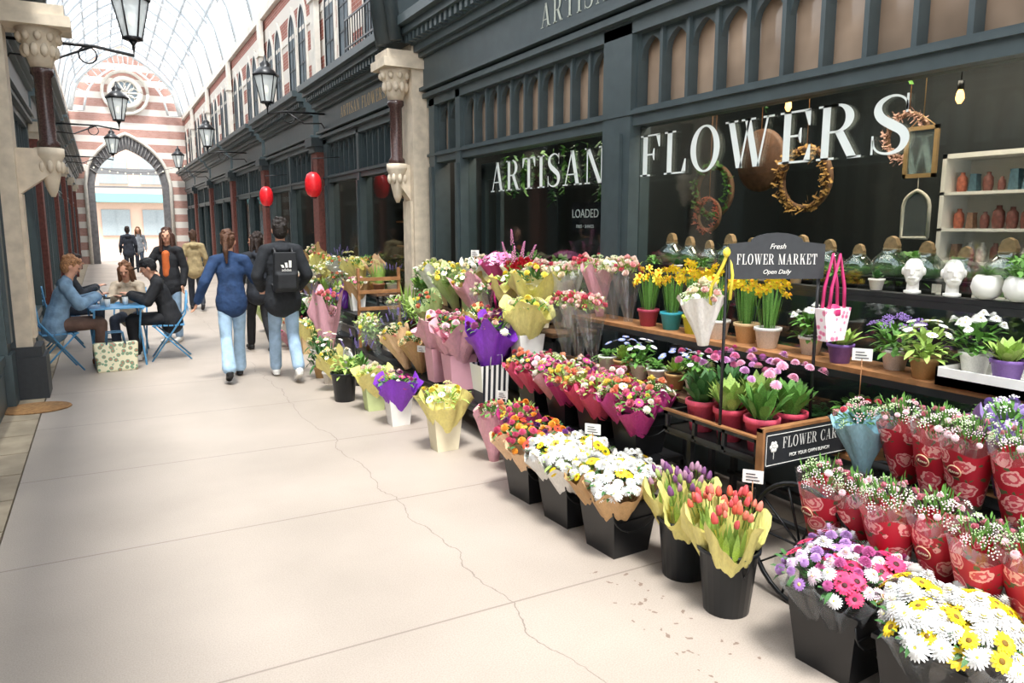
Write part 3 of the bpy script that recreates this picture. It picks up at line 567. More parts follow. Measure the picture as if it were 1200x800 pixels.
def bouquet(x,y,z,pal,col='#efece6',style='paper',R=.13,H=.34,n=12,tx=0,ty=0,s=1,group=None,fs=1,lg=None):
    pl,fl=PAL[pal]; wn='printed red sleeve' if style=='sleeve' else ('clear cellophane' if style=='clear' else WN.get(col,'paper'))
    e=thing('bouquet','bouquet of '+pl+' in '+wn,'bouquet',(x,y,z),group=group or 'wrapped bouquets',rot=(tx,ty,random.uniform(0,6.28) if abs(tx)+abs(ty)<.01 else 0),sc=s)
    part(e,'wrapping',wrap(col,style,random.randint(0,2)),sc=(R,R,H),rot=(0,0,random.uniform(0,6)))
    tul=pal.startswith('tul'); sp=pal=='sprayp'
    if not tul: n=int(n*1.35); fs*=.84
    if tul: part(e,'leaves',leaves('tuliplf',random.randint(0,2),GREEN3),sc=(R,R,H*1.02))
    else: part(e,'leaves',leaves('wisp' if sp else 'bouquet',random.randint(0,3),lg or random.choice((GREEN,GREEN2,GREEN3))),sc=(R*1.05,R*1.05,H*(1.05 if not sp else 1.15)))
    for i in range(n):
        a=2.4*i; rr=R*(1.0 if not tul else .8)*math.sqrt((i+.4)/n); u=rr/R; kd=fl[(i*7+random.randint(0,1))%len(fl)] if len(fl)>1 else fl[0]
        zz=H*(1.0 if not (tul or sp) else 1.1)+(.075 if not sp else .03)*(1-u*u)+random.uniform(-.018,.022); sz=kd[3]*random.uniform(.8,1.2)*fs; tl=u*(.9 if not tul else .25)
        part(e,'flower_head',flower(kd[0],kd[1],kd[2]),(rr*cos(a),rr*sin(a),zz),Euler((random.uniform(-.2,.2),tl,a)),sz)
    return e
def bucket_meshes():
    sq=MB(); sq.tbox(0,0,0,.23,.23,.3,.3,.3,True,False); sq.tbox(0,0,.012,.215,.215,.3,.285,.285,True,False)
    for k in(-1,1): sq.box(-.157,k*.14,.283,.157,k*.158,.3); sq.box(k*.14,-.157,.283,k*.158,.157,.3); sq.box(-.13,k*.143,.2,.13,k*.147,.206)
    rd=MB(); rd.lathe([(.1,0),(.13,.3),(.14,.3),(.14,.285),(.128,.285)],24,capt=False); rd.lathe([(.095,.01),(.125,.299)],24,capt=False)
    h=MB(); h.tube([(.157*cos(a)*1.0,.02,.27-.13*sin(a)) for a in [i*pi/10 for i in range(11)]],.004,5)
    w=MB(); w.tbox(0,0,.2,.26,.26,.205,.26,.26); w2=MB(); w2.lathe([(.11,.2),(.112,.205)],20)
    return sq.mesh('b',BLK),rd.mesh('b',M('#1d2126',.35,0,.2,6)),h.mesh('h',BLACK),w.mesh('w',M('#1c2a22',.1)),w2.mesh('w',M('#1c2a22',.1))
BKT=bucket_meshes()
def bucket(x,y,z=0,rnd=False,s=1,rz=0):
    e=thing('flower_bucket','black round plastic flower bucket' if rnd else 'black square plastic flower bucket','bucket',(x,y,z),rz,'black flower buckets',sc=s)
    part(e,'body',BKT[1 if rnd else 0]); part(e,'water',BKT[4 if rnd else 3])
    part(e,'handle',BKT[2],sc=(.9 if rnd else 1,1,1),rot=(0,0,pi/2 if rnd else 0),loc=(0,0,0) if rnd else (0,-.17,0)); return e
_b={}
def giftbag(x,y,z,col,pal,wcol,s=1,stripe=False,rz=0,up=.05,R=.16):
    k=(col,stripe)
    if k not in _b:
        mb=MB(); mb.tbox(0,0,0,.15,.12,.24,.2,.15,True,False); mb.tbox(0,0,.003,.146,.116,.24,.196,.146,True,False); _b[k]=mb.mesh('bag',STRP if stripe else M(col,.6,0,.06,8,.1))
    nm={'#efece6':'white','#eab0bd':'pink','#e8dfc0':'cream','#cbd99a':'green','#d9b98a':'kraft'}.get(col,'coloured')
    if stripe: nm='black and white striped'
    e=thing('gift_bag',nm+' paper gift bag holding a bouquet','gift bag',(x,y,z),rz,'paper flower bags',sc=s); part(e,'body',_b[k])
    for q in(-1,1): mb=MB(); mb.tube([(-.04,q*.075,.22),(-.035,q*.08,.3),(.035,q*.08,.3),(.04,q*.075,.22)],.003,4); part(e,'handle',mb.mesh('h',WHITE))
    bouquet(x,y,z+up*s,pal,wcol,'tissue',R=R,H=.3,n=12,s=s)
_p={}
def pot(x,y,z,col,kind,r=.07,h=.11,fl=None,nf=6,lr=None,lh=None,mat=GREEN,label=None,cat='potted plant'):
    k=(col,)
    if k not in _p:
        mb=MB(); mb.lathe([(.7,0),(.95,.85),(1.05,.85),(1.05,1),(.92,1),(.88,.9)],20,capt=False); mb.mi=1; mb.lathe([(.88,.88),(.87,.9)],20); _p[k]=mb.mesh('pot',[M(col,.5,0,.1,12),M('#3a2a1e',.9)])
    e=thing('potted_plant',label or 'leafy green plant in a small pot','plant',(x,y,z),random.uniform(0,6),'potted plants on the display'); part(e,'pot',_p[k],sc=(r,r,h))
    lr=lr or r*1.7; lh=lh or .16
    part(e,'foliage',leaves(kind,random.randint(0,3),mat),(0,0,h*.85),sc=(lr,lr,lh))
    if fl:
        for i in range(nf):
            a=2.4*i+random.random(); rr=lr*.85*math.sqrt((i+.3)/nf); zz=h*.85+lh*(1.0-.35*(rr/lr)**2)*random.uniform(.82,1.12)
            face=fl[0]=='daffodil'
            part(e,'flower_head',flower(*fl[:3]),(rr*cos(a),rr*sin(a),zz),(0,random.uniform(.9,1.3) if face else .6*rr/lr,a if not face else random.uniform(2,4.6)),fl[3]*random.uniform(.85,1.15))
    return e
# ---------------------------------------------------------------- display tables
def table(x0,x1,y0,y1,z,label,mat=WOOD,leg=BLACK,low=None,group='flower display tables'):
    e=thing('display_table',label,'display table',((x0+x1)/2,(y0+y1)/2,0),group=group); w=(x1-x0)/2;d=(y1-y0)/2
    mb=MB(); n=max(2,int((x1-x0)/.1))
    for i in range(n): a=-w+2*w*i/n; mb.box(a+.003,-d,z-.025,a+2*w/n-.003,d,z)
    part(e,'table_top',mb.mesh('t',mat)); mb=MB(); mb.box(-w,-d,z-.06,-w+.02,d,z-.026); mb.box(w-.02,-d,z-.06,w,d,z-.026); part(e,'rail',mb.mesh('r',leg))
    for sx in(-1,1):
        for sy in(-1,1): mb=MB(); mb.box(sx*w,sy*d,0,sx*(w-.03),sy*(d-.03),z-.026); part(e,'leg',mb.mesh('l',leg))
    if low: mb=MB(); mb.box(-w,-d,low-.02,w,d,low); part(e,'lower_shelf',mb.mesh('s',mat))
DW=M('#6e5038',.6,0,.25,14,.1)
table(2.56,2.92,3.22,4.88,.36,'low black plank bench carrying flower buckets',BLACK)
table(2.96,3.2,3.25,4.88,.68,'narrow wooden bench stepped above the buckets',DW)
table(3.22,3.5,1.1,4.9,1.0,'long wooden plank display shelf by the window',WOOD,low=.55)
table(3.51,3.6,1.25,4.6,1.36,'narrow black metal display shelf against the window',BLACK)
table(2.6,2.88,1.0,2.1,.32,'low black bench carrying rose bouquets',BLACK)
table(2.9,3.18,1.0,2.2,.58,'black stepped bench carrying rose bouquets',BLACK)
table(2.52,2.78,4.95,8.4,.28,'low black bench carrying wrapped bouquets',BLACK)
table(2.8,3.06,4.95,8.4,.56,'black middle step carrying wrapped bouquets',BLACK)
table(3.08,3.56,4.95,8.4,.84,'wooden display table below the shop window',DW,low=.4)
table(2.5,2.8,9.4,13.4,.28,'low bench of flowers beyond the stone pier',BLACK)
table(2.82,3.1,9.4,13.4,.55,'middle flower step beyond the stone pier',BLACK)
table(3.12,3.5,9.4,13.4,.8,'wooden flower stand beyond the stone pier',DW)
rnd=random.Random(3)
G1='bouquets in the front buckets'
bucket(2.42,1.36,rz=.1); bucket(2.42,1.74,rz=.06)
for dx,dy,p in((-.1,-.02,'sunny'),(.08,-.06,'sunny'),(.02,.12,'sunny'),(-.03,-.15,'sunny')): bouquet(2.42+dx*.4,1.36+dy*.4,.08,p,'','clear',R=.13,H=.31,n=22,tx=-dy*2,ty=dx*2.4,group=G1,lg=GREEN2,fs=1.06)
for dx,dy,p in((-.1,.06,'lilac'),(.07,-.08,'pinkw'),(.07,.09,'lilac'),(-.09,-.07,'pinkw')): bouquet(2.42+dx*.4,1.74+dy*.4,.08,p,'','clear',R=.125,H=.33,n=20,tx=-dy*2.2,ty=dx*2.2,group=G1,lg=GREEN2)
bucket(2.34,2.27,0,True); bucket(2.4,2.62,0,True)
for (bx,by,p) in((2.34,2.27,'tulred'),(2.4,2.62,'tulpur')):
    for dx,dy in((-.06,-.06),(.05,.0),(-.03,.08)): bouquet(bx+dx*.2,by+dy*.3,.07,p,YT,'tissue',R=.105,H=.34,n=12,tx=-dy*2.6,ty=dx*2.6,fs=.95,group='tulip bouquets')
for by,p,c in((3.03,'white','#c9a171'),(3.47,'sunny','#efece6'),(3.9,'fiery','#f0c9a0')):
    bucket(2.3,by,rz=.05)
    for dx,dy in((-.08,-.08),(-.07,.09),(.09,0)): bouquet(2.3+dx*.5,by+dy*.5,.1,p,c,'paper',R=.14,H=.31,n=20,tx=-dy*2.4,ty=dx*2.2,group=G1)
for i,by in enumerate((3.42,3.8,4.18,4.58)):
    bucket(2.74,by,.365,s=.85)
    for dx,dy in((-.08,-.09),(-.07,.09),(.08,.0)): bouquet(2.74+dx*.5,by+dy*.5,.42+rnd.uniform(-.01,.03),('magenta','pink','pink','mixed')[rnd.randint(0,3)],('#c13a86','#eab0bd','#c13a86','#e0557a')[rnd.randint(0,3)],'paper',R=.13,H=.3,n=16,tx=-dy*2.3,ty=dx*3,s=.95,group='pink bouquets in the raised buckets')
bouquet(2.42,4.32,.0,'fiery','#c13a86','paper',H=.42,n=15); bouquet(2.4,4.66,.0,'mixed','#eab0bd','paper',H=.36,n=13)
giftbag(2.2,5.1,0,'#e8dfc0','yellow',YT,1.15)
giftbag(2.14,5.95,0,'#efece6','magenta',PU,1.05)
giftbag(2.12,6.55,0,'#cbd99a','cream',YT,1.0)
bucket(1.98,7.04,0,True,.95); pot(2.0,7.04,.2,'#222426','bush',.08,.06,lr=.17,lh=.22,label='leafy green plant standing in a black bucket',mat=GREEN3)
giftbag(2.65,5.2,.29,'#efece6','magenta',PU,1.35,stripe=True,up=.14,R=.13)
giftbag(2.65,5.8,.29,'#eab0bd','pink','#eab0bd',1.3,up=.1); giftbag(2.65,6.2,.29,'#eab0bd','pink','#eab0bd',1.3,up=.1)
giftbag(2.93,5.1,.57,'#efece6','yellow',YT,1.15,up=.12); bouquet(2.93,5.5,.57,'magenta',PU,'tissue',H=.34,R=.17,n=14); bouquet(2.93,5.95,.57,'mixed',YT,'tissue',H=.34,R=.16,n=13)
giftbag(3.15,5.35,.85,'#e8dfc0','yellow',YT,1.2); bouquet(3.15,5.75,.85,'yellow',YT,'tissue',H=.36,R=.17,n=14)
pal=['cream','mixed','pink','cream','mixed','yellow','yellow','cream','yellow']; cols=[YT,'#efece6','#eab0bd','#cbd99a',YT,'#f0c9a0',YT,'#efece6','#c9a171']
sty=['tissue','tissue','paper','clear']
def row(x,z,y0,y1,st,H=.36,grp=None,jx=.07,n=10,fs=1.05,pk=.25):
    yy=y0
    while yy<y1:
        k=rnd.random(); s_=rnd.uniform(.75,1.12); xx=x+rnd.uniform(-jx,jx)
        if k<pk: pot(xx,yy,z,rnd.choice(('#8a5a3c','#2c3032','#e9e4dc','#c9a06a')),rnd.choice(('bush','blade','broad','fern')),.08,.13,lr=rnd.uniform(.15,.21),lh=rnd.uniform(.22,.42),mat=rnd.choice((GREEN,GREEN3,GREEN2,GREEN3)),fl=rnd.choice((None,('spike','#8a6fc0','#5d8f3b',.02),('daisy','#f6f4ee','#e8c030',.028),('spray','#e9e29a','#e9e29a',.04),('pom','#f2dc55','#f2dc55',.026))),nf=9,label='leafy plant standing among wrapped bouquets')
        elif k<pk+.15: giftbag(xx,yy,z,rnd.choice(('#efece6','#eab0bd','#d9b98a','#cbd99a')),rnd.choice(pal),rnd.choice(cols),s_)
        elif k<pk+.2: pass
        else: bouquet(xx,yy,z,rnd.choice(pal),rnd.choice(cols) if rnd.random()>.12 else PU,rnd.choice(sty),H=H*rnd.uniform(.8,1.2),R=.14,tx=rnd.uniform(-.16,.16),ty=rnd.uniform(-.35,-.02),n=n,s=s_,fs=fs,group=grp)
        yy+=st*rnd.uniform(.8,1.25)
row(2.3,0,6.95,8.5,.32); row(2.08,0,7.5,8.4,.38)
row(2.65,.29,6.65,8.3,.29); row(2.93,.57,6.35,8.3,.29); row(3.2,.85,6.2,8.3,.29,pk=.35)
for x,yy,p,c,z in((3.4,5.2,'cream','#efece6',.85),(3.4,5.55,'rosep','#efece6',.85),(3.38,5.9,'red','#efece6',.85),(3.38,6.32,'orch','#e0559a',.98),(3.38,6.8,'cream','#efece6',.85)):
    mb=MB(); mb.lathe([(.06,0),(.075,.02),(.05,.15),(.07,.3),(.085,.36)],18,capt=False); solo('flower_vase',mb.mesh('v',M('#d03a8a' if p in('orch',) else '#e9e4dc',.3)),'tall glazed vase holding a bouquet','vase',(x,yy,.85),group='vases on the display table')
    bouquet(x-.03,yy,z+.12,p,c,'tissue' if p!='orch' else 'paper',H=.34 if p!='orch' else .26,R=.15 if p!='orch' else .17,n=18 if p!='orch' else 26,fs=1.15,ty=-.1)
mb=MB()
for q in(-1,1): mb.ball((0,q*.06,0),(.02,.06,.04),10,6); mb.tube([(0,0,0),(-.02,q*.04,-.12),(-.01,q*.06,-.2)],.012,4)
solo('ribbon_bow',mb.mesh('b',M('#b01f6c',.4)),'magenta ribbon bow tied round the orchid vase','ribbon',(3.26,6.3,1.12))
pot(3.3,5.98,.85,'#d9669a','blade',.09,.16,fl=('spike','#dd8aba','#5d8f3b',.035),nf=9,lr=.2,lh=.5,label='tall pink flower spikes in a pink pot')
pot(3.2,7.1,.85,'#2c3032','fern',.1,.2,lr=.32,lh=.6,mat=GREEN3,label='tall arching fern in a dark pot')
for i in range(3): bouquet(3.1,4.42+i*.18,.7,'rosep','','clear',H=.42,R=.11,n=15,ty=-.08,group='rose bouquets in clear sleeves',lg=GREEN3)
for i in range(4): bouquet(3.36,4.35+i*.18,1.0,('rosep','cream','muted','rosep')[i],'#eab0bd','clear' if i!=2 else 'paper',H=.38,R=.11,n=16,ty=-.08,group='rose bouquets in clear sleeves',lg=GREEN3)
for i,yy in enumerate((3.32,3.5,3.68,3.86,4.04,4.22)):
    pot(3.08,yy,.69,('#e8e3da','#c9a06a','#efece6')[i%3],('bush','succ','fern')[i%3],.065,.1,lr=.13,lh=.17,mat=(GREEN,GREEN3,GREEN)[i%3],fl=('daisy',('#e7e4f2','#8f9cd0','#f2cf5a')[i%3],'#e8c030',.024) if i%3!=2 else None,nf=9,label='small flowering plant in a pale pot')
for x,yy,c in((3.34,3.02,'#e8e6df'),(3.38,3.22,'#d9b98a'),(3.34,3.42,'#e8e6df'),(3.36,3.66,'#c7cf3a'),(3.36,3.88,'#35a0b0'),(3.34,4.1,'#a33a50')):
    pot(x,yy,1.0,c,'blade',.075,.12,fl=('daffodil','#f7dc2e','#f0a224',.033),nf=17,lr=.15,lh=.28+.06*rnd.random(),label='potted yellow daffodils with upright leaves')
for i,yy in enumerate((1.15,1.33,1.51,1.69,1.87,2.05,2.25,2.5,2.75)):
    f=[('mum','#fafaf6','#e8d84a',.024),('daisy','#f8f6f0','#e8c030',.022),('spray','#8e6fb8','#8e6fb8',.03),None][i%4]
    pot(3.34+.04*(-1)**i,yy,1.045 if yy<2 else 1.0,('#efece6','#c9a06a','#efece6','#7c5aa0')[i%4],('bush','bush','bush','broad')[i%4],.065,.1,lr=.14,lh=.17,fl=f,nf=20,mat=(GREEN,GREEN3)[i%2],label='white flowering plant in a small pot' if i%2==0 else 'green plant in a terracotta coloured pot')
mb=MB(); mb.box(-.14,-.42,0,.14,.42,.04)
for a in(-1,1): mb.box(a*.14,-.42,0,a*.13,.42,.08); mb.box(-.14,a*.42,0,.14,a*.41,.08)
solo('plant_tray',mb.mesh('t',WHITE),'white plastic tray under potted plants','tray',(3.35,1.52,1.0))
for i in range(9):
    yy=1.3+i*.22; pot(3.34,yy,.57,'#2a2c2e',('fern','bush')[i%2],.07,.1,lr=.17,lh=.2,mat=(GREEN2,GREEN)[i%2],label='dark leafy fern on the lower shelf')
for i in range(8):
    yy=2.5+i*.26; pot(3.55,yy,1.365,('#e3dfd6','#2c3032','#b9a58a')[i%3],('succ','bush')[i%2],.04,.06,lr=.07,lh=.08,mat=(GREEN2,GREEN)[i%2],label='tiny succulent in a small pot')
# printed sleeves
mb=MB(); mb.lathe([(.001,0),(.024,0),(.024,.003),(.001,.003)],24); mb.mi=1; mb.lathe([(.001,-.001),(.028,-.001),(.028,.001),(.001,.001)],24); LBL=mb.mesh('l',[M('#8c1526',.5),M('#e9c9a0',.5)])
def sleeve(x,yy,z,ty,tx,s=1,lab=True):
    e=bouquet(x,yy,z,'sprayp','','sleeve',R=.096,H=.29,n=16,ty=ty,tx=tx,s=s,group='bouquets in printed rose sleeves',lg=GREEN)
    if lab: lb=part(e,'round_label',LBL,(-.094,-.0,.185),(0,-pi/2-.2,0)); part(lb,'lettering',textmesh('Roses',.017,M('#f3e3c4',.5),shear=.3),(0,0,.005),(0,0,-pi/2))
for i in range(7): sleeve(2.68+.05*(i%2),1.06+i*.165,.33,-.22,rnd.uniform(-.1,.1),rnd.uniform(.95,1.06),i%3==0)
for i in (1,2,4,5): sleeve(2.98+.06*(i%2),1.1+i*.165,.59,-.18,rnd.uniform(-.1,.1),rnd.uniform(.95,1.06),i%3==1)
sleeve(2.97,1.62,.59,-.18,.05,1,True)
bouquet(2.98,2.1,.585,'muted','#9fcbd8','paper',R=.12,H=.25,n=14,ty=-.1); bouquet(3.12,1.56,.62,'mauve','#a98cd0','tissue',R=.12,H=.32,n=13,ty=-.06)
# ---------------------------------------------------------------- flower cart
e=thing('flower_cart','black wooden flower cart with spoked wheels and low rails','cart',(0,0,0))
mb=MB(); mb.box(2.68,2.42,.56,3.18,3.12,.6); mb.box(2.66,2.39,.56,3.2,2.42,.74)
for z in(.58,.67): mb.box(2.67,2.42,z,2.69,3.12,z+.02); mb.box(3.17,2.42,z,3.19,3.12,z+.02); mb.box(2.67,3.1,z,3.19,3.12,z+.02)
for i in range(4): yy=2.44+i*.215; mb.box(2.67,yy,.57,2.69,yy+.02,.69)
part(e,'body',mb.mesh('c',BLACK))
mb=MB(); mb.box(2.64,2.385,.74,3.26,2.42,.755); mb.box(2.64,2.38,.55,2.655,2.42,.755); mb.box(3.245,2.38,.55,3.26,2.42,.755); mb.box(2.665,2.42,.69,2.695,3.12,.7); part(e,'trim',mb.mesh('c',WOOD))
bd=part(e,'name_board',(lambda m:(m.box(0,0,0,.59,.006,.17),m.mesh('b',M('#232529',.6)))[1])(MB()),(2.655,2.383,.565))
lettering(bd,'FLOWER CART',(.12,-.003,.085),(1,0,0),.42,.055,WHITE,.15); part(bd,'lettering',textmesh('PICK YOUR OWN BUNCH',.024,WHITE),(.31,-.003,.045),(pi/2,0,0))
mb=MB()
for k in range(6): a=k*pi/3; mb.ball((.06+.018*cos(a),-.003,.1+.018*sin(a)),(.011,.002,.011),8,5)
mb.ball((.06,-.004,.1),(.008,.003,.008),8,5); mb.box(.0585,-.004,.04,.0615,-.002,.085)
for (a,b,c,d) in((.01,.01,.58,.013),(.01,.157,.58,.16),(.01,.01,.013,.16),(.577,.01,.58,.16)): mb.box(a,-.003,b,c,-.001,d)
part(bd,'flower_emblem',mb.mesh('e',WHITE))
for (cx,cy) in((2.62,2.12),(3.24,2.12)):
    w=MB(); w.tube([(cx,cy+.28*cos(a),.29+.28*sin(a)) for a in [i*pi/16 for i in range(33)]],.012,6)
    for k in range(10): a=k*pi/5; w.tube([(cx,cy,.29),(cx,cy+.28*cos(a),.29+.28*sin(a))],.006,4)
    w.ball((cx,cy,.29),.03,8,6); part(e,'wheel',w.mesh('w',BLK))
mb=MB(); mb.box(2.62,2.105,.28,3.24,2.135,.3)
for x in(2.72,3.05):
    mb.box(x,2.1,.3,x+.03,3.0,.32)
    for yy in(2.45,2.95): mb.box(x,yy,0 if yy>2.9 else .3,x+.03,yy+.03,.57)
part(e,'chassis',mb.mesh('w',BLACK))
for p in((2.68,2.7),(3.1,2.5)): mb=MB(); mb.tube([(p[0],p[1],.6),(p[0],p[1],1.6)],.009,6); part(e,'sign_post',mb.mesh('p',BLACK))
rz=math.atan2(-.2,.42)
sg=thing('market_sign','black arched board sign reading Fresh Flower Market Open Daily','sign',(2.89,2.585,1.44),rz)
mb=MB(); mb.ext([(-.24,0),(.24,0),(.24,.17),(.15,.18)]+[(.13*cos(a),.18+.045*sin(a)) for a in [i*pi/8 for i in range(9)]]+[(-.15,.18),(-.24,.17)],'y',-.008,.008); part(sg,'board',mb.mesh('b',M('#2c2f33',.5)))
lettering(sg,'FLOWER MARKET',(0,-.011,.072),(1,0,0),.4,.05,WHITE,.14,True)
def italic(par,s,size,z): part(par,'lettering',textmesh(s,size,WHITE,shear=.35),(0,-.012,z),(pi/2,0,0))
italic(sg,'Fresh',.036,.158); italic(sg,'Open Daily',.03,.035)
for i,(x,yy) in enumerate(((2.79,2.53),(2.79,2.74),(2.79,2.95),(3.0,2.54),(3.0,2.76),(3.02,2.98))):
    pot(x,yy,.6,('#e0566e','#d0455c')[i%2],'broad',.085,.17,lr=.19,lh=.3,mat=(GREEN,GREEN3,GREEN2)[i%3],fl=(('pom','#efb2cc','#d8e070',.028),('pom','#dfa3d8','#e8c030',.026),('pom','#e47fae','#c2284e',.026))[i%3],nf=8,label='pink flowering plant in a coral pot on the cart')
e=thing('hanging_bag','pink and white floral gift bag with magenta strap handles','bag',(3.12,2.42,1.14)); mb=MB(); mb.tbox(0,0,0,.13,.05,.16,.19,.06); part(e,'body',mb.mesh('b',vor_mat('pink_floral','#f8eef0','#ef9ab8','#c8326e',34,1,.32)))
for q in(-.02,.02): mb=MB(); mb.tube([(-.055,q,.14),(-.045,q,.26),(0,q,.42),(.045,q,.26),(.055,q,.14)],.009,5); part(e,'handle',mb.mesh('h',M('#c2306e',.5)))
mb=MB(); mb.ball((0,0,.14),(.05,.035,.04),10,6); part(e,'bow',mb.mesh('h',M('#c2306e',.5)))
bouquet(2.64,2.8,1.1,'cream','#efece6','paper',R=.1,H=.24,n=12,ty=-.1)
mb=MB(); mb.tube([(2.68,2.69,1.58),(2.66,2.71,1.5),(2.63,2.75,1.4),(2.65,2.77,1.28),(2.62,2.8,1.12)],.009,5); mb.tube([(2.68,2.69,1.58),(2.69,2.67,1.46),(2.67,2.66,1.34)],.008,5); mb.ball((2.67,2.69,1.57),(.03,.015,.025),8,5); solo('yellow_ribbon',mb.mesh('r',M('#ecd94a',.45)),'yellow satin ribbon tied to the sign post','ribbon')
for x,yy,z,r in((2.32,3.3,.5,.1),(2.5,2.3,.5,.1),(3.2,2.3,1.0,0),(2.5,6.3,.5,0),(2.52,4.75,.38,0),(3.2,6.6,1.35,0)):
    e=thing('price_card','small white handwritten price card on a stick','price card',(x,yy,z),-1.0+r,'price cards'); mb=MB(); mb.box(-.045,-.002,.05,.045,0,.11); part(e,'card',mb.mesh('c',WHITE)); mb=MB(); mb.tube([(0,0,-.16),(0,0,.06)],.003,4); part(e,'stick',mb.mesh('c',WOOD)); mb=MB()
    for k in range(3): mb.box(-.03,-.004,.062+k*.014,.03-.01*k,-.003,.066+k*.014)
    part(e,'writing',mb.mesh('c',M('#3a3a46',.6)))
GP='bouquets beyond the pier'
row(2.64,.29,9.5,13.3,.34,grp=GP,n=9,fs=1.15,pk=.45); row(2.95,.56,9.5,13.3,.34,grp=GP,n=9,fs=1.15,pk=.45); row(3.25,.81,9.5,13.3,.36,grp=GP,n=9,fs=1.15,pk=.5); row(2.3,0,9.0,12.6,.4,grp=GP,n=9,fs=1.15,pk=.3); row(3.4,.81,9.5,13.2,.5,H=.42,grp=GP,n=8,fs=1.15,pk=.5,jx=.03)
e=thing('flower_arrangement','tall pink wrapped flower arrangement on the paving','flower arrangement',(2.42,9.3,0)); part(e,'wrapping',wrap('#eab0bd','tissue',1),sc=(.18,.18,.75)); part(e,'leaves',leaves('bouquet',1,GREEN),sc=(.18,.18,.78))
for i in range(16): a=2.4*i; rr=.17*math.sqrt((i+.4)/16); part(e,'flower_head',flower('rose','#e58f94','#e58f94'),(rr*cos(a),rr*sin(a),.8+.08*(1-(rr/.17)**2)),(0,rr*4,a),.04)
e=thing('wooden_rack','sloping wooden slatted rack behind bouquets','rack',(2.6,8.55,0)); mb=MB()
for x in(0,.5): mb.box(x,-.02,0,x+.03,.02,1.2)
part(e,'frame',mb.mesh('r',WOOD)); mb=MB()
for z in(.5,.7,.9,1.05): mb.box(0,-.03,z,.53,.0,z+.04)
part(e,'slats',mb.mesh('r',WOOD))
# ---------------------------------------------------------------- shop interior
mb=MB(); mb.box(XR+.04,1.4,0.5,XR+.5,4.68,1.3); mb.box(XR+.12,1.4,0.02,XR+.5,4.68,.5); solo('window_plinth',mb.mesh('p',M('#2a3235',.5)),'dark display plinth inside the shop window','plinth')
mb=MB(); mb.box(XR+.04,5.1,0.5,XR+.5,7.75,.9); mb.box(XR+.12,5.1,0.02,XR+.5,7.75,.5); solo('window_plinth',mb.mesh('p',M('#2a3235',.5)),'dark display plinth inside the shop window','plinth')
e=thing('riser_shelf','thin dark display shelf standing on the window plinth','shelf',(XR+.06,1.5,1.301)); mb=MB(); mb.box(0,0,.1,.22,3.1,.115); part(e,'board',mb.mesh('s',BLK))
for yy in(0,.75,1.5,2.3,3.06): mb=MB(); mb.box(0,yy,0,.22,yy+.03,.1); part(e,'support',mb.mesh('s',BLK))
jar=MB(); jar.lathe([(.08,0),(.11,.02),(.125,.06),(.115,.11),(.075,.15),(.055,.175),(.06,.185)],20,capt=False); jar=jar.mesh('j',glassmat('#e6efec',.3,'jar_glass',.06))
moss=MB(); moss.lathe([(.08,.005),(.1,.03),(.095,.06),(.05,.08)],12); moss=moss.mesh('m',GREEN)
mb=MB(); mb.ext([(-.045,.18),(.045,.18),(.05,.205),(.03,.25),(0,.265),(-.03,.25),(-.05,.205)],'x',-.022,.022); mb.lathe([(.05,.16),(.055,.185)],12); cork=mb.mesh('c',M('#b8946a',.7,0,.2,30))
for i in range(15):
    yy=1.62+i*.205; s_=.76+.09*((i*7)%3-1)
    e=thing('glass_terrarium','round glass terrarium jar with shaped wooden stopper','terrarium',(XR+.17,yy,1.417),group='terrarium jars in the window',sc=s_); part(e,'jar',jar); part(e,'moss',moss); part(e,'stopper',cork); part(e,'plant',leaves('bush',i%4,GREEN),(0,0,.05),sc=(.07,.07,.09))
for i in range(9):
    yy=1.7+i*.34; pot(XR+.4,yy,1.3,'#2c3032',('fern','bush')[i%2],.05,.08,lr=.16,lh=.22,mat=GREEN,label='leafy plant behind the terrarium jars')
mb=MB(); mb.ball((0,0,.17),(.07,.085,.1)); mb.ball((0,-.03,.11),(.05,.05,.05)); mb.cap((0,0,.0),(0,.01,.12),.045,.04); mb.cap((0,-.085,.18),(0,-.1,.15),.01,.014); mb.lathe([(.06,0),(.06,.02)],16); mb.cap((-.02,-.085,.12),(.02,-.085,.12),.009,.009)
for q in(-1,1): mb.ball((q*.072,.0,.165),(.012,.02,.03),8,6); mb.cap((q*.02,-.078,.185),(q*.045,-.068,.185),.008,.007)
HD=remesh(mb,WHITE,.004,2)
for i,(yy,r) in enumerate(((2.3,-1.1),(2.1,-.9))):
    e=thing('head_planter','white ceramic face planter with calm features','planter',(3.55,yy,1.365),r,'white face planters',sc=.66); part(e,'head',HD); part(e,'plant',leaves(('succ','fern')[i%2],i,GREEN),(0,0,.25),sc=(.09,.09,.1))
mb=MB(); mb.lathe([(.03,0),(.055,.02),(.068,.055),(.06,.095),(.048,.11),(.044,.105)],20,capt=False); RP=mb.mesh('rp',WHITE)
for i,yy in enumerate((1.94,1.8,1.66,1.52)):
    e=thing('round_planter','plain round white ceramic planter with green plant','planter',(3.55,yy,1.365),0,'round white planters'); part(e,'bowl',RP); part(e,'plant',leaves(('fern','bush')[i%2],i,GREEN),(0,0,.1),sc=(.09,.09,.12))
e=thing('shelf_unit','tall white shelf unit inside the shop','shelf',(5.0,1.3,.02)); mb=MB(); mb.box(0,0,0,.3,.03,2.15); mb.box(0,1.77,0,.3,1.8,2.15); mb.box(.28,0,0,.3,1.8,2.15); mb.box(0,0,2.12,.3,1.8,2.15); mb.box(0,.95,0,.3,.97,2.15); part(e,'body',mb.mesh('s',WHITE))
SZ=(.35,.7,1.0,1.2,1.42,1.64,1.88)
for z in SZ: mb=MB(); mb.box(0,0,z,.29,1.8,z+.02); part(e,'shelf',mb.mesh('s',WHITE))
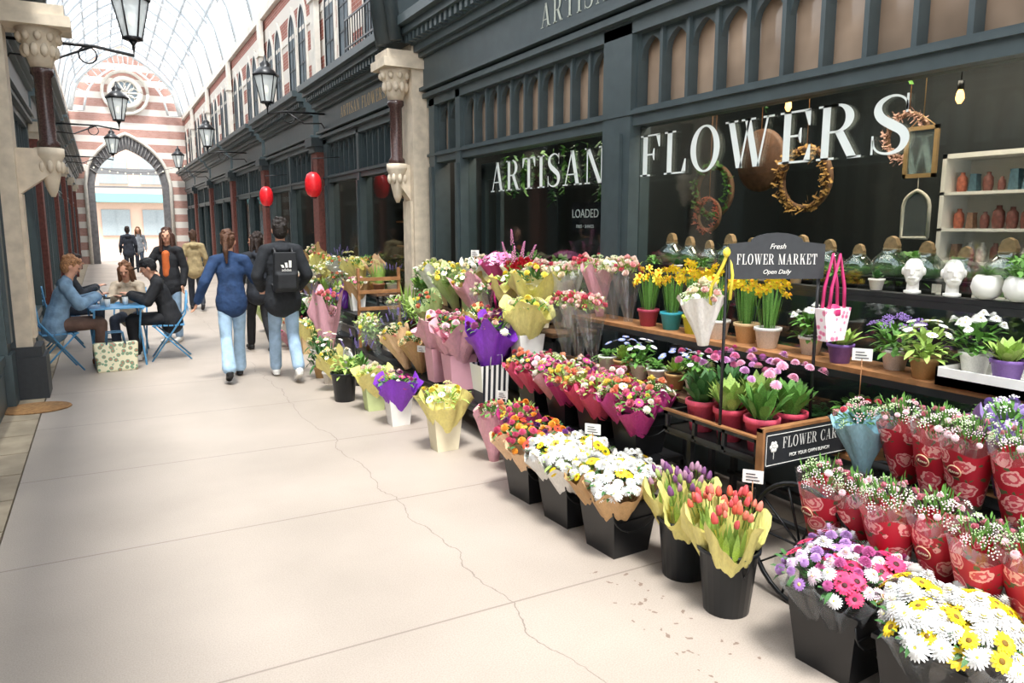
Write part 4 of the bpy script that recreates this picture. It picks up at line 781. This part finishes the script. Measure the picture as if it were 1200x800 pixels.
gc=['#d8cfc0','#b8654c','#6c8a5a','#c9a06a','#8a6a58','#7a4a44','#4c6a78','#e3d9d0']
bx=[]
for i,c in enumerate(gc):
    mb=MB()
    if i%2: mb.lathe([(.035,0),(.045,.05),(.04,.11),(.02,.13),(.02,.15)],12)
    else: mb.tbox(0,0,0,.09,.08,.13,.08,.06); mb.tbox(0,0,.13,.085,.065,.145,.085,.065)
    bx.append(mb.mesh('g',M(c,.5,0,.4,30)))
for z in SZ[1:]:
    for k in range(20):
        i=rnd.randint(0,7); q=rnd.uniform(.6,1.05); solo('shop_jar' if i%2 else 'gift_box',bx[i],'small ceramic bottle on the white shelf' if i%2 else 'small packaged gift on the white shelf','jar' if i%2 else 'gift box',(5.1,1.4+k*.085,.04+z),group='gifts on the white shelf',sc=(q*.85,q*.85,q))
def wreath(x,yy,z,r,mat,label):
    e=thing('wreath',label,'wreath',(x,yy,z),group='hanging wreaths'); mb=MB(); mb.tube([(0,r*cos(a),r*sin(a)) for a in [i*pi/12 for i in range(25)]],r*.13,6); part(e,'ring',mb.mesh('w',M('#7a5a42',.8)))
    mb=MB(); rr=random.Random(int(yy*10))
    for i in range(260):
        a=rr.random()*6.28; q=r*rr.uniform(.8,1.2); p=Vector((-.03,q*cos(a),q*sin(a))); d=Vector((rr.uniform(-.5,0),rr.uniform(-1,1),rr.uniform(-1,1)))*r*.22; s_=d.orthogonal().normalized()*r*.04; mb.add([p-s_,p+s_,p+d+s_,p+d-s_],[(0,1,2,3)])
    part(e,'leaves',mb.mesh('w',mat)); mb=MB(); mb.tube([(0,0,r),(0,0,3.1-z)],.003,4); part(e,'cord',mb.mesh('w',WOOD))
DRY=M('#b98f4c',.7)
wreath(4.5,3.8,2.03,.21,DRY,'dried golden flower wreath hanging in the shop'); wreath(4.5,4.72,1.98,.2,GREEN,'green leaf wreath hanging in the shop'); wreath(4.9,3.3,2.3,.15,M('#c9a090',.7),'small dried pink wreath hanging in the shop'); wreath(4.2,4.45,1.78,.12,M('#c0654c',.7),'small rust coloured dried wreath in the shop')
e=thing('round_tray','round woven wooden wall tray hanging in the shop','tray',(4.55,4.28,2.2)); mb=MB(); mb.M=Matrix.Rotation(pi/2,4,'Y'); mb.lathe([(.22,-.02),(.24,.0),(.24,.02),(.2,.01),(.12,.015),(.1,.01)],28); part(e,'disc',mb.mesh('t',M('#6c4c38',.6,0,.3,30))); mb=MB(); mb.tube([(0,0,.2),(0,0,.9)],.003,4); part(e,'cord',mb.mesh('t',WOOD))
e=thing('small_mirror','small gilt framed rectangular mirror hanging in the shop','mirror',(4.6,3.0,2.0)); mb=MB()
for a in(-1,1): mb.box(-.01,a*.11,-.0,.01,a*.085,.32)
mb.box(-.01,-.11,0,.01,.11,.025); mb.box(-.01,-.11,.295,.01,.11,.32); mb.tube([(0,-.08,.32),(0,0,.38),(0,.08,.32)],.004); mb.tube([(0,0,.38),(0,0,1.1)],.003); part(e,'frame',mb.mesh('m',M('#b8986a',.4,.3))); mb=MB(); mb.box(0,-.085,.015,.005,.085,.3); part(e,'mirror_glass',mb.mesh('m',M('#a9b3b4',.05,.8)))
e=thing('arched_mirror','small arched mirror with pale frame hanging in the shop','mirror',(4.6,3.0,1.62)); mb=MB(); a=[(-.09,0)]+parch(-.09,.09,.2,.3)+[(.09,0)]; mb.tube([(0,p[0],p[1]) for p in a+[a[0]]],.012,5); mb.tube([(0,0,.3),(0,0,.38)],.003); part(e,'frame',mb.mesh('m',M('#d9d2c2',.5))); mb=MB(); mb.ext(a,'x',0,.006); part(e,'mirror_glass',mb.mesh('m',M('#b9c3c4',.05,.8)))
for x,yy,z in((4.5,2.72,2.45),(4.4,3.3,2.62),(4.7,6.3,2.3),(4.4,3.9,2.55),(4.9,2.3,2.4),(4.5,5.7,2.35)):
    e=thing('pendant_bulb','small glowing filament bulb on a black cord','pendant light',(x,yy,z),group='pendant bulbs'); mb=MB(); mb.lathe([(.01,-.04),(.024,-.014),(.02,.02),(.012,.04)],12); part(e,'bulb',mb.mesh('b',M('#ffb868',.4,em=6))); mb=MB(); mb.tube([(0,0,.05),(0,0,3.1-z)],.004,4); mb.lathe([(.018,.04),(.018,.09)],10); part(e,'cord',mb.mesh('b',BLK))
e=thing('dried_flowers','large bunch of dried pink and brown flowers hanging upside down','dried flowers',(4.25,1.98,2.5))
for k in range(3): part(e,'blooms',leaves('fern',k,M(('#a3806c','#b58a80','#7c6a4c')[k],.8,0,.4,8)),(0,.08*(k-1),.05),(pi,0,k),sc=(.2,.2,.32))
mb=MB(); mb.tube([(0,0,0),(0,0,.6)],.01,5); part(e,'cord',mb.mesh('d',WOOD))
VY=[(XR+.3,5.25+i*.2,.2,.6) for i in range(12)]+[(XR+.9,2.4+i*.24,.1,.35) for i in range(10)]
for i,(vx,yy,l0,l1) in enumerate(VY):
    mb=MB(); rr=random.Random(i); ln=rr.uniform(l0,l1); mb.tube([(0,0,0),(rr.uniform(-.02,.02),.02,-ln/2),(0,0,-ln)],.004,4)
    for k in range(50):
        z=-ln*rr.random(); p=Vector((0,0,z)); d=Vector((rr.uniform(-1,1),rr.uniform(-1,1),rr.uniform(-1,.3)))*.07; s_=Vector((d.y,-d.x,0)).normalized()*.014; mb.add([p-s_,p+s_,p+d+s_,p+d-s_],[(0,1,2,3)])
    solo('hanging_vine',mb.mesh('v',(GREEN2,GREEN)[i%2]),'trailing green vine hanging inside the window','plant',(vx,yy,2.45 if vx<4.2 else 2.95),group='trailing vines in the window')
e=thing('window_reflection','dark poster with white bold lettering in the window','reflection',(XR+.06,5.5,1.62)); mb=MB(); mb.box(0,-.24,0,.005,.24,.28); part(e,'sheet',mb.mesh('s',BLK)); part(e,'lettering',textmesh('LOADED',.105,WHITE),(-.004,.02,.18),RF); part(e,'lettering',textmesh('FRIES + SHAKES',.04,WHITE),(-.004,.02,.07),RF)  # dark sheet and letters stand in for a LOADED sign reflected in the glass
for i in range(8): yy=5.3+i*.31; pot(XR+.25,yy,.9,('#d8cfc0','#3a3c3e','#8a5a3c')[i%3],('fern','bush')[i%2],.09,.15,lr=.22,lh=.45,mat=(GREEN2,GREEN)[i%2],label='leafy plant inside the shop window')
for k in range(3):
    e=thing('shop_shelving','dark shelving with goods inside neighbouring shop','shelf',(XR+1.2,9.6+k*1.35,.02)); mb=MB()
    for z in(.38,.83,1.28,1.73,2.18): mb.box(0,0,z,.3,1.2,z+.03)
    mb.box(.28,0,0,.3,1.2,2.2); part(e,'frame',mb.mesh('f',WOOD))
    for z in(.41,.86,1.31,1.76):
        for j in range(7): solo('shop_jar',bx[rnd.randint(0,7)],'small packaged gift on a neighbouring shop shelf','gift box',(XR+1.35,9.72+k*1.35+j*.16,.02+z),group='goods in the neighbouring shop',sc=(1.3,1.3,1.5))
# ---------------------------------------------------------------- cafe furniture
BLUE=M('#5b9dcb',.4,.1)
def chair(x,yy,rz):
    e=thing('folding_chair','light blue folding metal bistro chair','chair',(x,yy,0),rz,'blue bistro chairs')
    mb=MB()
    for i in range(6): mb.box(-.2,-.18+i*.065,.44,.2,-.13+i*.065,.455)
    part(e,'seat',mb.mesh('s',BLUE)); mb=MB()
    for z in(.62,.72,.81): mb.box(-.19,-.235,z,.19,-.225,z+.05)
    part(e,'backrest',mb.mesh('s',BLUE))
    for q in(-1,1):
        mb=MB(); mb.tube([(q*.2,-.23,.86),(q*.2,-.2,.6),(q*.2,.22,.0)],.011,6); part(e,'leg',mb.mesh('l',BLUE)); mb=MB(); mb.tube([(q*.18,.18,.45),(q*.18,-.24,0)],.011,6); part(e,'leg',mb.mesh('l',BLUE))
def ctable(x,yy,rz):
    e=thing('bistro_table','light blue slatted folding bistro table','table',(x,yy,0),rz,'blue bistro tables')
    mb=MB()
    for i in range(8): mb.box(-.3,-.3+i*.076,.71,.3,-.3+i*.076+.066,.725)
    mb.box(-.28,-.3,.69,-.26,.3,.71);mb.box(.26,-.3,.69,.28,.3,.71); part(e,'table_top',mb.mesh('t',BLUE))
    for q in(-1,1):
        mb=MB(); mb.tube([(q*.27,-.26,0),(q*.27,.24,.7)],.012,6); part(e,'leg',mb.mesh('l',BLUE)); mb=MB(); mb.tube([(q*.25,.26,0),(q*.25,-.24,.7)],.012,6); part(e,'leg',mb.mesh('l',BLUE))
ctable(.08,10.3,.1); ctable(.1,12.1,.1)
chair(-.55,10.2,-1.35); chair(.68,10.45,1.5); chair(.25,11.2,3.0); chair(-.55,12.1,-1.5)
for i,(x,yy) in enumerate(((0.0,10.2),(.2,10.4),(-.05,10.45))):
    e=thing('takeaway_cup','white takeaway cup with dark lid','cup',(x,yy,.726),group='cups on the table'); mb=MB(); mb.lathe([(.028,0),(.038,.1)],14); part(e,'cup_body',mb.mesh('c',WHITE)); mb=MB(); mb.lathe([(.04,.1),(.036,.115)],14); part(e,'lid',mb.mesh('c',BLACK))
e=thing('tote_bag','floral patterned tote bag standing on the paving','bag',(.05,9.85,0),.1); mb=MB(); mb.tbox(0,0,0,.42,.16,.34,.48,.1); part(e,'body',remesh(mb,vor_mat('floral','#e0d8b8','#6f9a7a','#c75a4c',20,1,.4),.015,2))
for q in(-.05,.05): mb=MB(); mb.tube([(-.1,q,.32),(-.08,q*1.4,.46),(.08,q*1.4,.46),(.1,q,.32)],.01,5); part(e,'handle',mb.mesh('h',M('#3f6a8a',.6)))
mb=MB(); mb.lathe([(.27,.004),(.26,.014)],28,mod=lambda r,z,a:(r*(1+.1*cos(2*a)),z)); solo('floor_mat',mb.mesh('m',M('#9a7248',.9,0,.3,30)),'brown coir mat on the paving by the pier','mat',(-.66,8.1,0))
# ---------------------------------------------------------------- people
def human(label,loc,rz,h,J,topc,pantc,shoec='#2a2a2e',hair='#2a1c14',style='short',skin='#d9a184',vox=.009,look=0,loose=1.0,coat=False,flare=0,pitch=0,long=.3,wd=1.0):
    k=h/1.75; e=thing('person',label,'person',loc,rz,sc=k); V=Vector; J={a:V(b) for a,b in J.items()}
    SK=M(skin,.5,0,.06,20); TM=M(topc,.85,0,.25,11,.8); PM=M(pantc,.85,0,.22,9,.7)
    side=(J['shR']-J['shL']).normalized(); hd=J['hd']; HM=Matrix.Translation(hd)@Matrix.Rotation(look,4,'Z')@Matrix.Rotation(pitch,4,'X')
    def torso(mb,g):
        mb.cap(J['pel'],J['wai'],.11+g,.1+g,1.25*wd,.86,side); mb.cap(J['wai'],J['che'],.1+g,.112+g,1.25*wd,.84,side); up=(J['nek']-J['che'])
        mb.cap(J['che'],J['che']+up*.55,.112+g,.08+g,1.35*wd,.8,side)
        for q in'LR': mb.cap(J['nek']-up*.12,J['sh'+q],.046+g,.05+g,1,1)
    def arm(mb,q,g,upto=1,fa=0):
        mb.cap(J['sh'+q],J['el'+q],.05+g,.04+g+fa); w=J['el'+q].lerp(J['wr'+q],upto); mb.cap(J['el'+q],w,.04+g+fa,.026+g+fa)
    def leg(mb,q,ra,rb,rc):
        hp=J['hip'+q]; mb.cap(J['pel']*.5+hp*.5,hp,ra,ra,1,1); m=hp.lerp(J['kn'+q],.5); mb.cap(hp,m,ra,(ra+rb)/2+.004); mb.cap(m,J['kn'+q],(ra+rb)/2+.004,rb); a=J['kn'+q].lerp(J['an'+q],.93); m2=J['kn'+q].lerp(a,.35); mb.cap(J['kn'+q],m2,rb,rb+.002); mb.cap(m2,a,rb+.002,rc)
    def hand(mb,q):
        w=J['wr'+q]; d=(w-J['el'+q]).normalized(); sx=V((0,1,0)) if abs(d.y)<.7 else V((1,0,0)); sx=(sx-d*sx.dot(d)).normalized(); nm=d.cross(sx)*(1 if q=='R' else -1)
        if nm.z>0 and abs(d.z)<.6: nm=-nm
        mb.cap(w,w+d*.07,.024,.03,1.25,.55,sx)
        for i,l in enumerate((.062,.072,.068,.052)):
            b=w+d*.085+sx*(i-1.5)*-.019; m1=b+d*l*.5+nm*.006; m2=m1+(d*.7+nm*.6).normalized()*l*.5; mb.cap(b-d*.03,m1,.009,.0085,n=8); mb.cap(m1,m2,.0085,.007,n=8)
        b=w+d*.03+sx*.026; m1=b+(d*.6+sx*.7).normalized()*.035; mb.cap(b,m1,.011,.01,n=8); mb.cap(m1,m1+(d*.9+nm*.3).normalized()*.03,.01,.008,n=8)
    mb=MB(); torso(mb,-.012)
    for q in'LR':
        arm(mb,q,-.004); leg(mb,q,.068,.048,.034); hand(mb,q); a=J['an'+q]; mb.cap(a,a+V((0,.0,-.04)),.036,.036); td=J.get('toe'+q,a+V((0,.17,-.05))); mb.cap(a+V((0,-.02,-.04)),td,.03,.025)
    mb.cap(J['nek']-V((0,0,.04)),hd-V((0,0,.06)),.052,.05)
    mb.M=HM; mb.ball((0,0,.01),(.074,.094,.11)); mb.ball((0,.035,-.06),(.05,.05,.05)); mb.ball((0,.06,-.085),(.025,.022,.02)); mb.cap((0,.09,.01),(0,.108,-.022),.008,.013); mb.cap((-.035,.078,.03),(.035,.078,.03),.014,.014)
    for q in(-1,1): mb.ball((q*.076,-.005,-.008),(.012,.02,.03),8,6); mb.ball((q*.035,.062,-.025),(.022,.02,.02),8,6)
    part(e,'body',remesh(mb,SK,vox,4))
    for q in(-1,1): mb=MB(); mb.M=HM; mb.ball((q*.031,.089,.006),(.012,.007,.007),8,6); part(e,'eye',mb.mesh('e',M('#2b211c',.2)))
    mb=MB(); mb.M=HM; mb.cap((-.02,.092,-.052),(.02,.092,-.052),.006,.006,n=8); part(e,'mouth',mb.mesh('m',M('#a8584e',.5)))
    g=.012*loose; mb=MB(); torso(mb,g)
    for q in'LR': arm(mb,q,g*.9,.97,.004*loose)
    mb.cap(J['nek']-V((0,.0,.03)),J['nek']+V((0,0,.01)),.066,.06)
    dn=(J['pel']-J['wai']); hem=J['pel']+dn*(long if not coat else max(long,.65)); mb.cap(J['wai'],hem,.108+g,.128+g,1.32*wd,.95,side)
    mb.cap(hem-dn*.3,hem+dn*.12,.132+g,.128+g,1.32*wd,.95,side)
    if coat: mb.cap(J['nek']+V((-.035,-.05,-.03)),J['nek']+V((.035,-.05,-.03)),.055,.055,1,.9); mb.cap(J['nek']+V((-.04,-.09,-.04)),J['nek']+V((.04,-.09,-.04)),.045,.045,1,.9)
    part(e,'jacket' if coat else 'sweater',remesh(mb,TM,.011,8))
    mb=MB(); mb.cap(J['pel'],J['pel'].lerp(J['wai'],.5),.104,.098,1.25*wd,.88,side)
    for q in'LR': leg(mb,q,.084,.066,.06+flare)
    part(e,'trousers',remesh(mb,PM,.01,9))
    for q in'LR':
        a=J['an'+q]; td=J.get('toe'+q,a+V((0,.17,-.05))); mb=MB(); mb.cap(a+V((0,-.025,-.035)),td,.042,.036,1.05,.85); mb.cap(a,a+V((0,0,-.03)),.046,.042); mb.cap(a+V((0,-.04,-.065)),td+V((0,.01,-.015)),.028,.026,1.4,.5); part(e,'shoe',remesh(mb,M(shoec,.6),.009,2))
    mb=MB(); mb.M=HM; mb.ball((0,-.018,.028),(.083,.097,.104)); rr=random.Random(int(h*1000))
    if style!='cap':
        for i in range(26): a=rr.uniform(0,6.28); p=rr.uniform(.1,1.4); mb.ball((.076*cos(a)*cos(p),-.022+.088*sin(a)*cos(p),.035+.096*sin(p)),rr.uniform(.014,.026),6,5)
    if style=='short': mb.ball((0,-.03,.0),(.08,.08,.1)); mb.ball((0,.02,.085),(.065,.075,.045))
    if style in('bun','pony'): mb.ball((0,-.05,-.01),(.07,.06,.08)); mb.ball((0,-.12,.05),(.04,.035,.04))
    if style=='pony': mb.cap((0,-.13,.04),(.0,-.16,-.1),.03,.032); mb.cap((0,-.16,-.1),(0,-.13,-.24),.032,.012)
    if style=='long':
        for q in(-1,0,1): mb.cap((q*.055,-.04,.0),(q*.08,-.07,-.3+.03*abs(q)),.05,.035,1.2,.8)
        for q in(-1,1): mb.cap((q*.07,.02,.03),(q*.085,.03,-.22),.03,.025)
    if style=='cap': mb.lathe([(.09,.04),(.088,.1),(.05,.135),(.01,.145)],16); mb.cap((0,.07,.055),(0,.13,.045),.05,.045,1.2,.25)
    part(e,'hair' if style!='cap' else 'cap',remesh(mb,M(hair,.6,0,.4,60,.8),.007,1))
    return e
def st(**k):
    d=dict(pel=(0,0,.95),wai=(0,0,1.1),che=(0,0,1.28),nek=(0,-.0,1.47),hd=(0,.02,1.63),shL=(-.165,0,1.41),shR=(.165,0,1.41),elL=(-.23,-.02,1.14),elR=(.23,-.02,1.14),wrL=(-.24,.08,.9),wrR=(.24,.08,.9),hipL=(-.08,0,.9),hipR=(.08,0,.9),knL=(-.09,.03,.5),knR=(.09,.03,.5),anL=(-.09,0,.09),anR=(.09,0,.09)); d.update(k); return d
walkA=dict(knL=(-.08,.16,.52),anL=(-.07,.27,.09),knR=(.085,-.02,.5),anR=(.09,-.28,.17),toeR=(.09,-.15,.045))
walkB=dict(knR=(.08,.16,.52),anR=(.07,.27,.09),knL=(-.085,-.02,.5),anL=(-.09,-.28,.17),toeL=(-.09,-.15,.045))
mx=1.7
human('person walking in black hooded jacket and light blue jeans',(mx,8.35,0),-.05,1.77,st(elL=(-.26,-.03,1.15),wrL=(-.2,.16,1.0),elR=(.26,-.03,1.15),wrR=(.2,.16,1.0),**walkA),'#1e2126','#9bb4cc','#e6e4df','#231a15','short',loose=1.8,coat=True,flare=.006,vox=.008,wd=1.0)
mb=MB(); mb.tbox(0,0,0,.26,.13,.42,.23,.12); mb.box(-.1,-.1,.03,.1,-.05,.2); bp=thing('backpack','black backpack with three white slanted stripes, worn on back','backpack',(mx-.01,8.35-.24,1.0),-.05); part(bp,'body',remesh(mb,M('#17191d',.7,0,.2,10,.3),.012,6))
mb=MB()
for k in range(3): x=-.045+k*.036; h=.03+.022*k; mb.add([(x,-.083,.26),(x+.024,-.083,.26),(x+.004+h*.3,-.083,.26+h),(x-.024+h*.3,-.083,.26+h)],[(0,1,2,3)])
part(bp,'emblem',mb.mesh('e',WHITE)); part(bp,'lettering',textmesh('adidas',.04,WHITE),(0,-.084,.235),(pi/2,0,0))
mb=MB()
for q in(-.09,.09): mb.tube([(q,.03,.4),(q,.1,.45),(q*1.1,.22,.43),(q*1.3,.3,.3),(q*1.4,.24,.1),(q*1.2,.08,.04)],.017,5)
part(bp,'strap',mb.mesh('s',BLACK))
human('person walking in navy sweater and pale blue flared jeans, hair tied',(1.2,8.6,0),-.05,1.64,st(elL=(-.29,-.1,1.17),wrL=(-.37,-.02,.95),elR=(.27,.0,1.18),wrR=(.31,.18,1.14),**walkB),'#1f3a60','#a9c7e0','#1d1d20','#5a3a26','pony',loose=1.5,flare=.022,vox=.008,look=-.3,wd=.92,long=.3)
human('person in dark coat and black trousers walking beyond the pair',(1.8,10.4,0),.1,1.6,st(**walkA),'#23272f','#17181c','#17181c','#2a1a12','long',coat=True,loose=1.4,look=.9,wd=.92)
e=thing('shoulder_bag','tan leather bag carried at the hip','bag',(1.54,10.3,.62)); mb=MB(); mb.tbox(0,0,0,.1,.22,.28,.08,.2); part(e,'body',remesh(mb,M('#8a5a3c',.6),.012,3)); mb=MB(); mb.tube([(0,-.08,.26),(0,0,.5),(0,.08,.26)],.008,5); part(e,'strap',mb.mesh('s',M('#8a5a3c',.6)))
p=human('person standing with long dark hair, black jacket over orange top',(.83,11.9,0),2.6,1.66,st(elR=(.3,.08,1.16),wrR=(.1,.25,1.1)),'#1e1f23','#8fa9c2','#d8d4cc','#4a2a1c','long',coat=True,loose=1.5,look=.3,wd=.92)
mb=MB(); mb.cap((0,.07,1.05),(0,.075,1.36),.065,.06,1.0,1.0); part(p,'top',remesh(mb,M('#c8642e',.8),.01,3),label='orange top showing under the open jacket')
human('person in tan jacket and dark trousers walking down the arcade',(1.6,16.2,0),0,1.6,st(**walkA),'#a08e68','#2c323e','#222226','#4a3020','short',loose=1.3,coat=True,vox=.012,wd=.95)
human('person in dark clothes walking in the distance',(.73,27,0),0,1.66,st(**walkB),'#2a2e38','#23262e','#222226','#2a1a12','short',loose=1.2,coat=True,vox=.014)
human('person in grey coat walking in the distance',(1.15,30,0),3.1,1.64,st(**walkA),'#7f848a','#2c3442','#222226','#6a4a2c','long',loose=1.2,coat=True,vox=.014)
def sit(**k):
    d=dict(pel=(0,0,.55),wai=(0,.03,.69),che=(0,.1,.88),nek=(0,.15,1.06),hd=(0,.2,1.22),shL=(-.165,.12,1.0),shR=(.165,.12,1.0),elL=(-.22,.24,.78),elR=(.22,.24,.78),wrL=(-.08,.45,.86),wrR=(.08,.45,.86),hipL=(-.09,.03,.54),hipR=(.09,.03,.54),knL=(-.13,.46,.54),knR=(.13,.46,.54),anL=(-.12,.42,.09),anR=(.12,.42,.09)); d.update(k); return d
human('person seated in blue denim jacket, brown trousers and tan boots',(-.55,10.2,0),-1.45,1.75,sit(),'#7e9cb6','#6a5146','#7a4a2c','#a87850','short',coat=False,loose=2.0,pitch=-.4,long=.4)
e=thing('phone','dark smartphone held in both hands','phone',(-.06,10.22,.92),0); e.rotation_euler=(0,-.6,0); mb=MB(); mb.box(-.005,-.035,-.07,.005,.035,.07); part(e,'case',mb.mesh('p',BLACK)); mb=MB(); mb.box(-.007,-.031,-.064,-.005,.031,.064); part(e,'screen',mb.mesh('p',M('#8a97a5',.1)))
human('person seated in black coat, trousers and black cap',(.7,10.45,0),1.45,1.7,sit(hd=(0,.22,1.2)),'#1d1e22','#1d1e22','#e0ddd6','#191a1d','cap',coat=False,loose=2.0,pitch=-.3,long=.4)
human('person seated behind the table with long brown hair',(.28,11.2,0),2.9,1.6,sit(),'#c9b8a2','#3a4252','#222226','#7a5236','long',loose=1.3,pitch=-.4,wd=.9)
human('person seated in dark jacket at the second table',(-.55,12.1,0),-1.5,1.7,sit(),'#2a2d33','#2c3442','#222226','#2a1a12','short',loose=1.5)
# ---------------------------------------------------------------- light, camera
W=bpy.data.worlds.new('World'); S.world=W; W.use_nodes=True; N=W.node_tree.nodes; L=W.node_tree.links; bg=N['Background']
tc=N.new('ShaderNodeTexCoord'); sp=N.new('ShaderNodeSeparateXYZ'); L.new(tc.outputs['Generated'],sp.inputs[0]); cr=N.new('ShaderNodeValToRGB'); cr.color_ramp.elements[0].color=(.96,.96,.96,1); cr.color_ramp.elements[1].color=(.92,.955,1,1); L.new(sp.outputs[2],cr.inputs[0]); L.new(cr.outputs[0],bg.inputs[0]); bg.inputs[1].default_value=3.1
s=bpy.data.lights.new('sun','SUN'); s.energy=9.8; s.angle=.22; s.color=(1,.95,.88); o=bpy.data.objects.new('sun',s); o.rotation_euler=Vector((.12,.4,-1)).to_track_quat('-Z','Y').to_euler(); C.objects.link(o)
for x,yy,p in((4.4,3.2,85),(4.4,6.4,60),(4.4,11.3,50),(4.4,16.4,45)):
    a=bpy.data.lights.new('shop_light','AREA'); a.energy=p; a.size=.8; a.shape='RECTANGLE'; a.size_y=2.2; a.color=(1,.84,.66); o=bpy.data.objects.new('shop_light',a); o.location=(x,yy,3.05); C.objects.link(o)
cam=bpy.data.cameras.new('camera'); cam.lens=26.1; cam.sensor_width=36; cam.clip_end=300; o=bpy.data.objects.new('camera',cam); o.location=(0,0,1.7); o.rotation_euler=(pi/2-math.radians(8.885),0,-math.radians(28.7)); C.objects.link(o); S.camera=o
S.view_settings.view_transform='Standard'
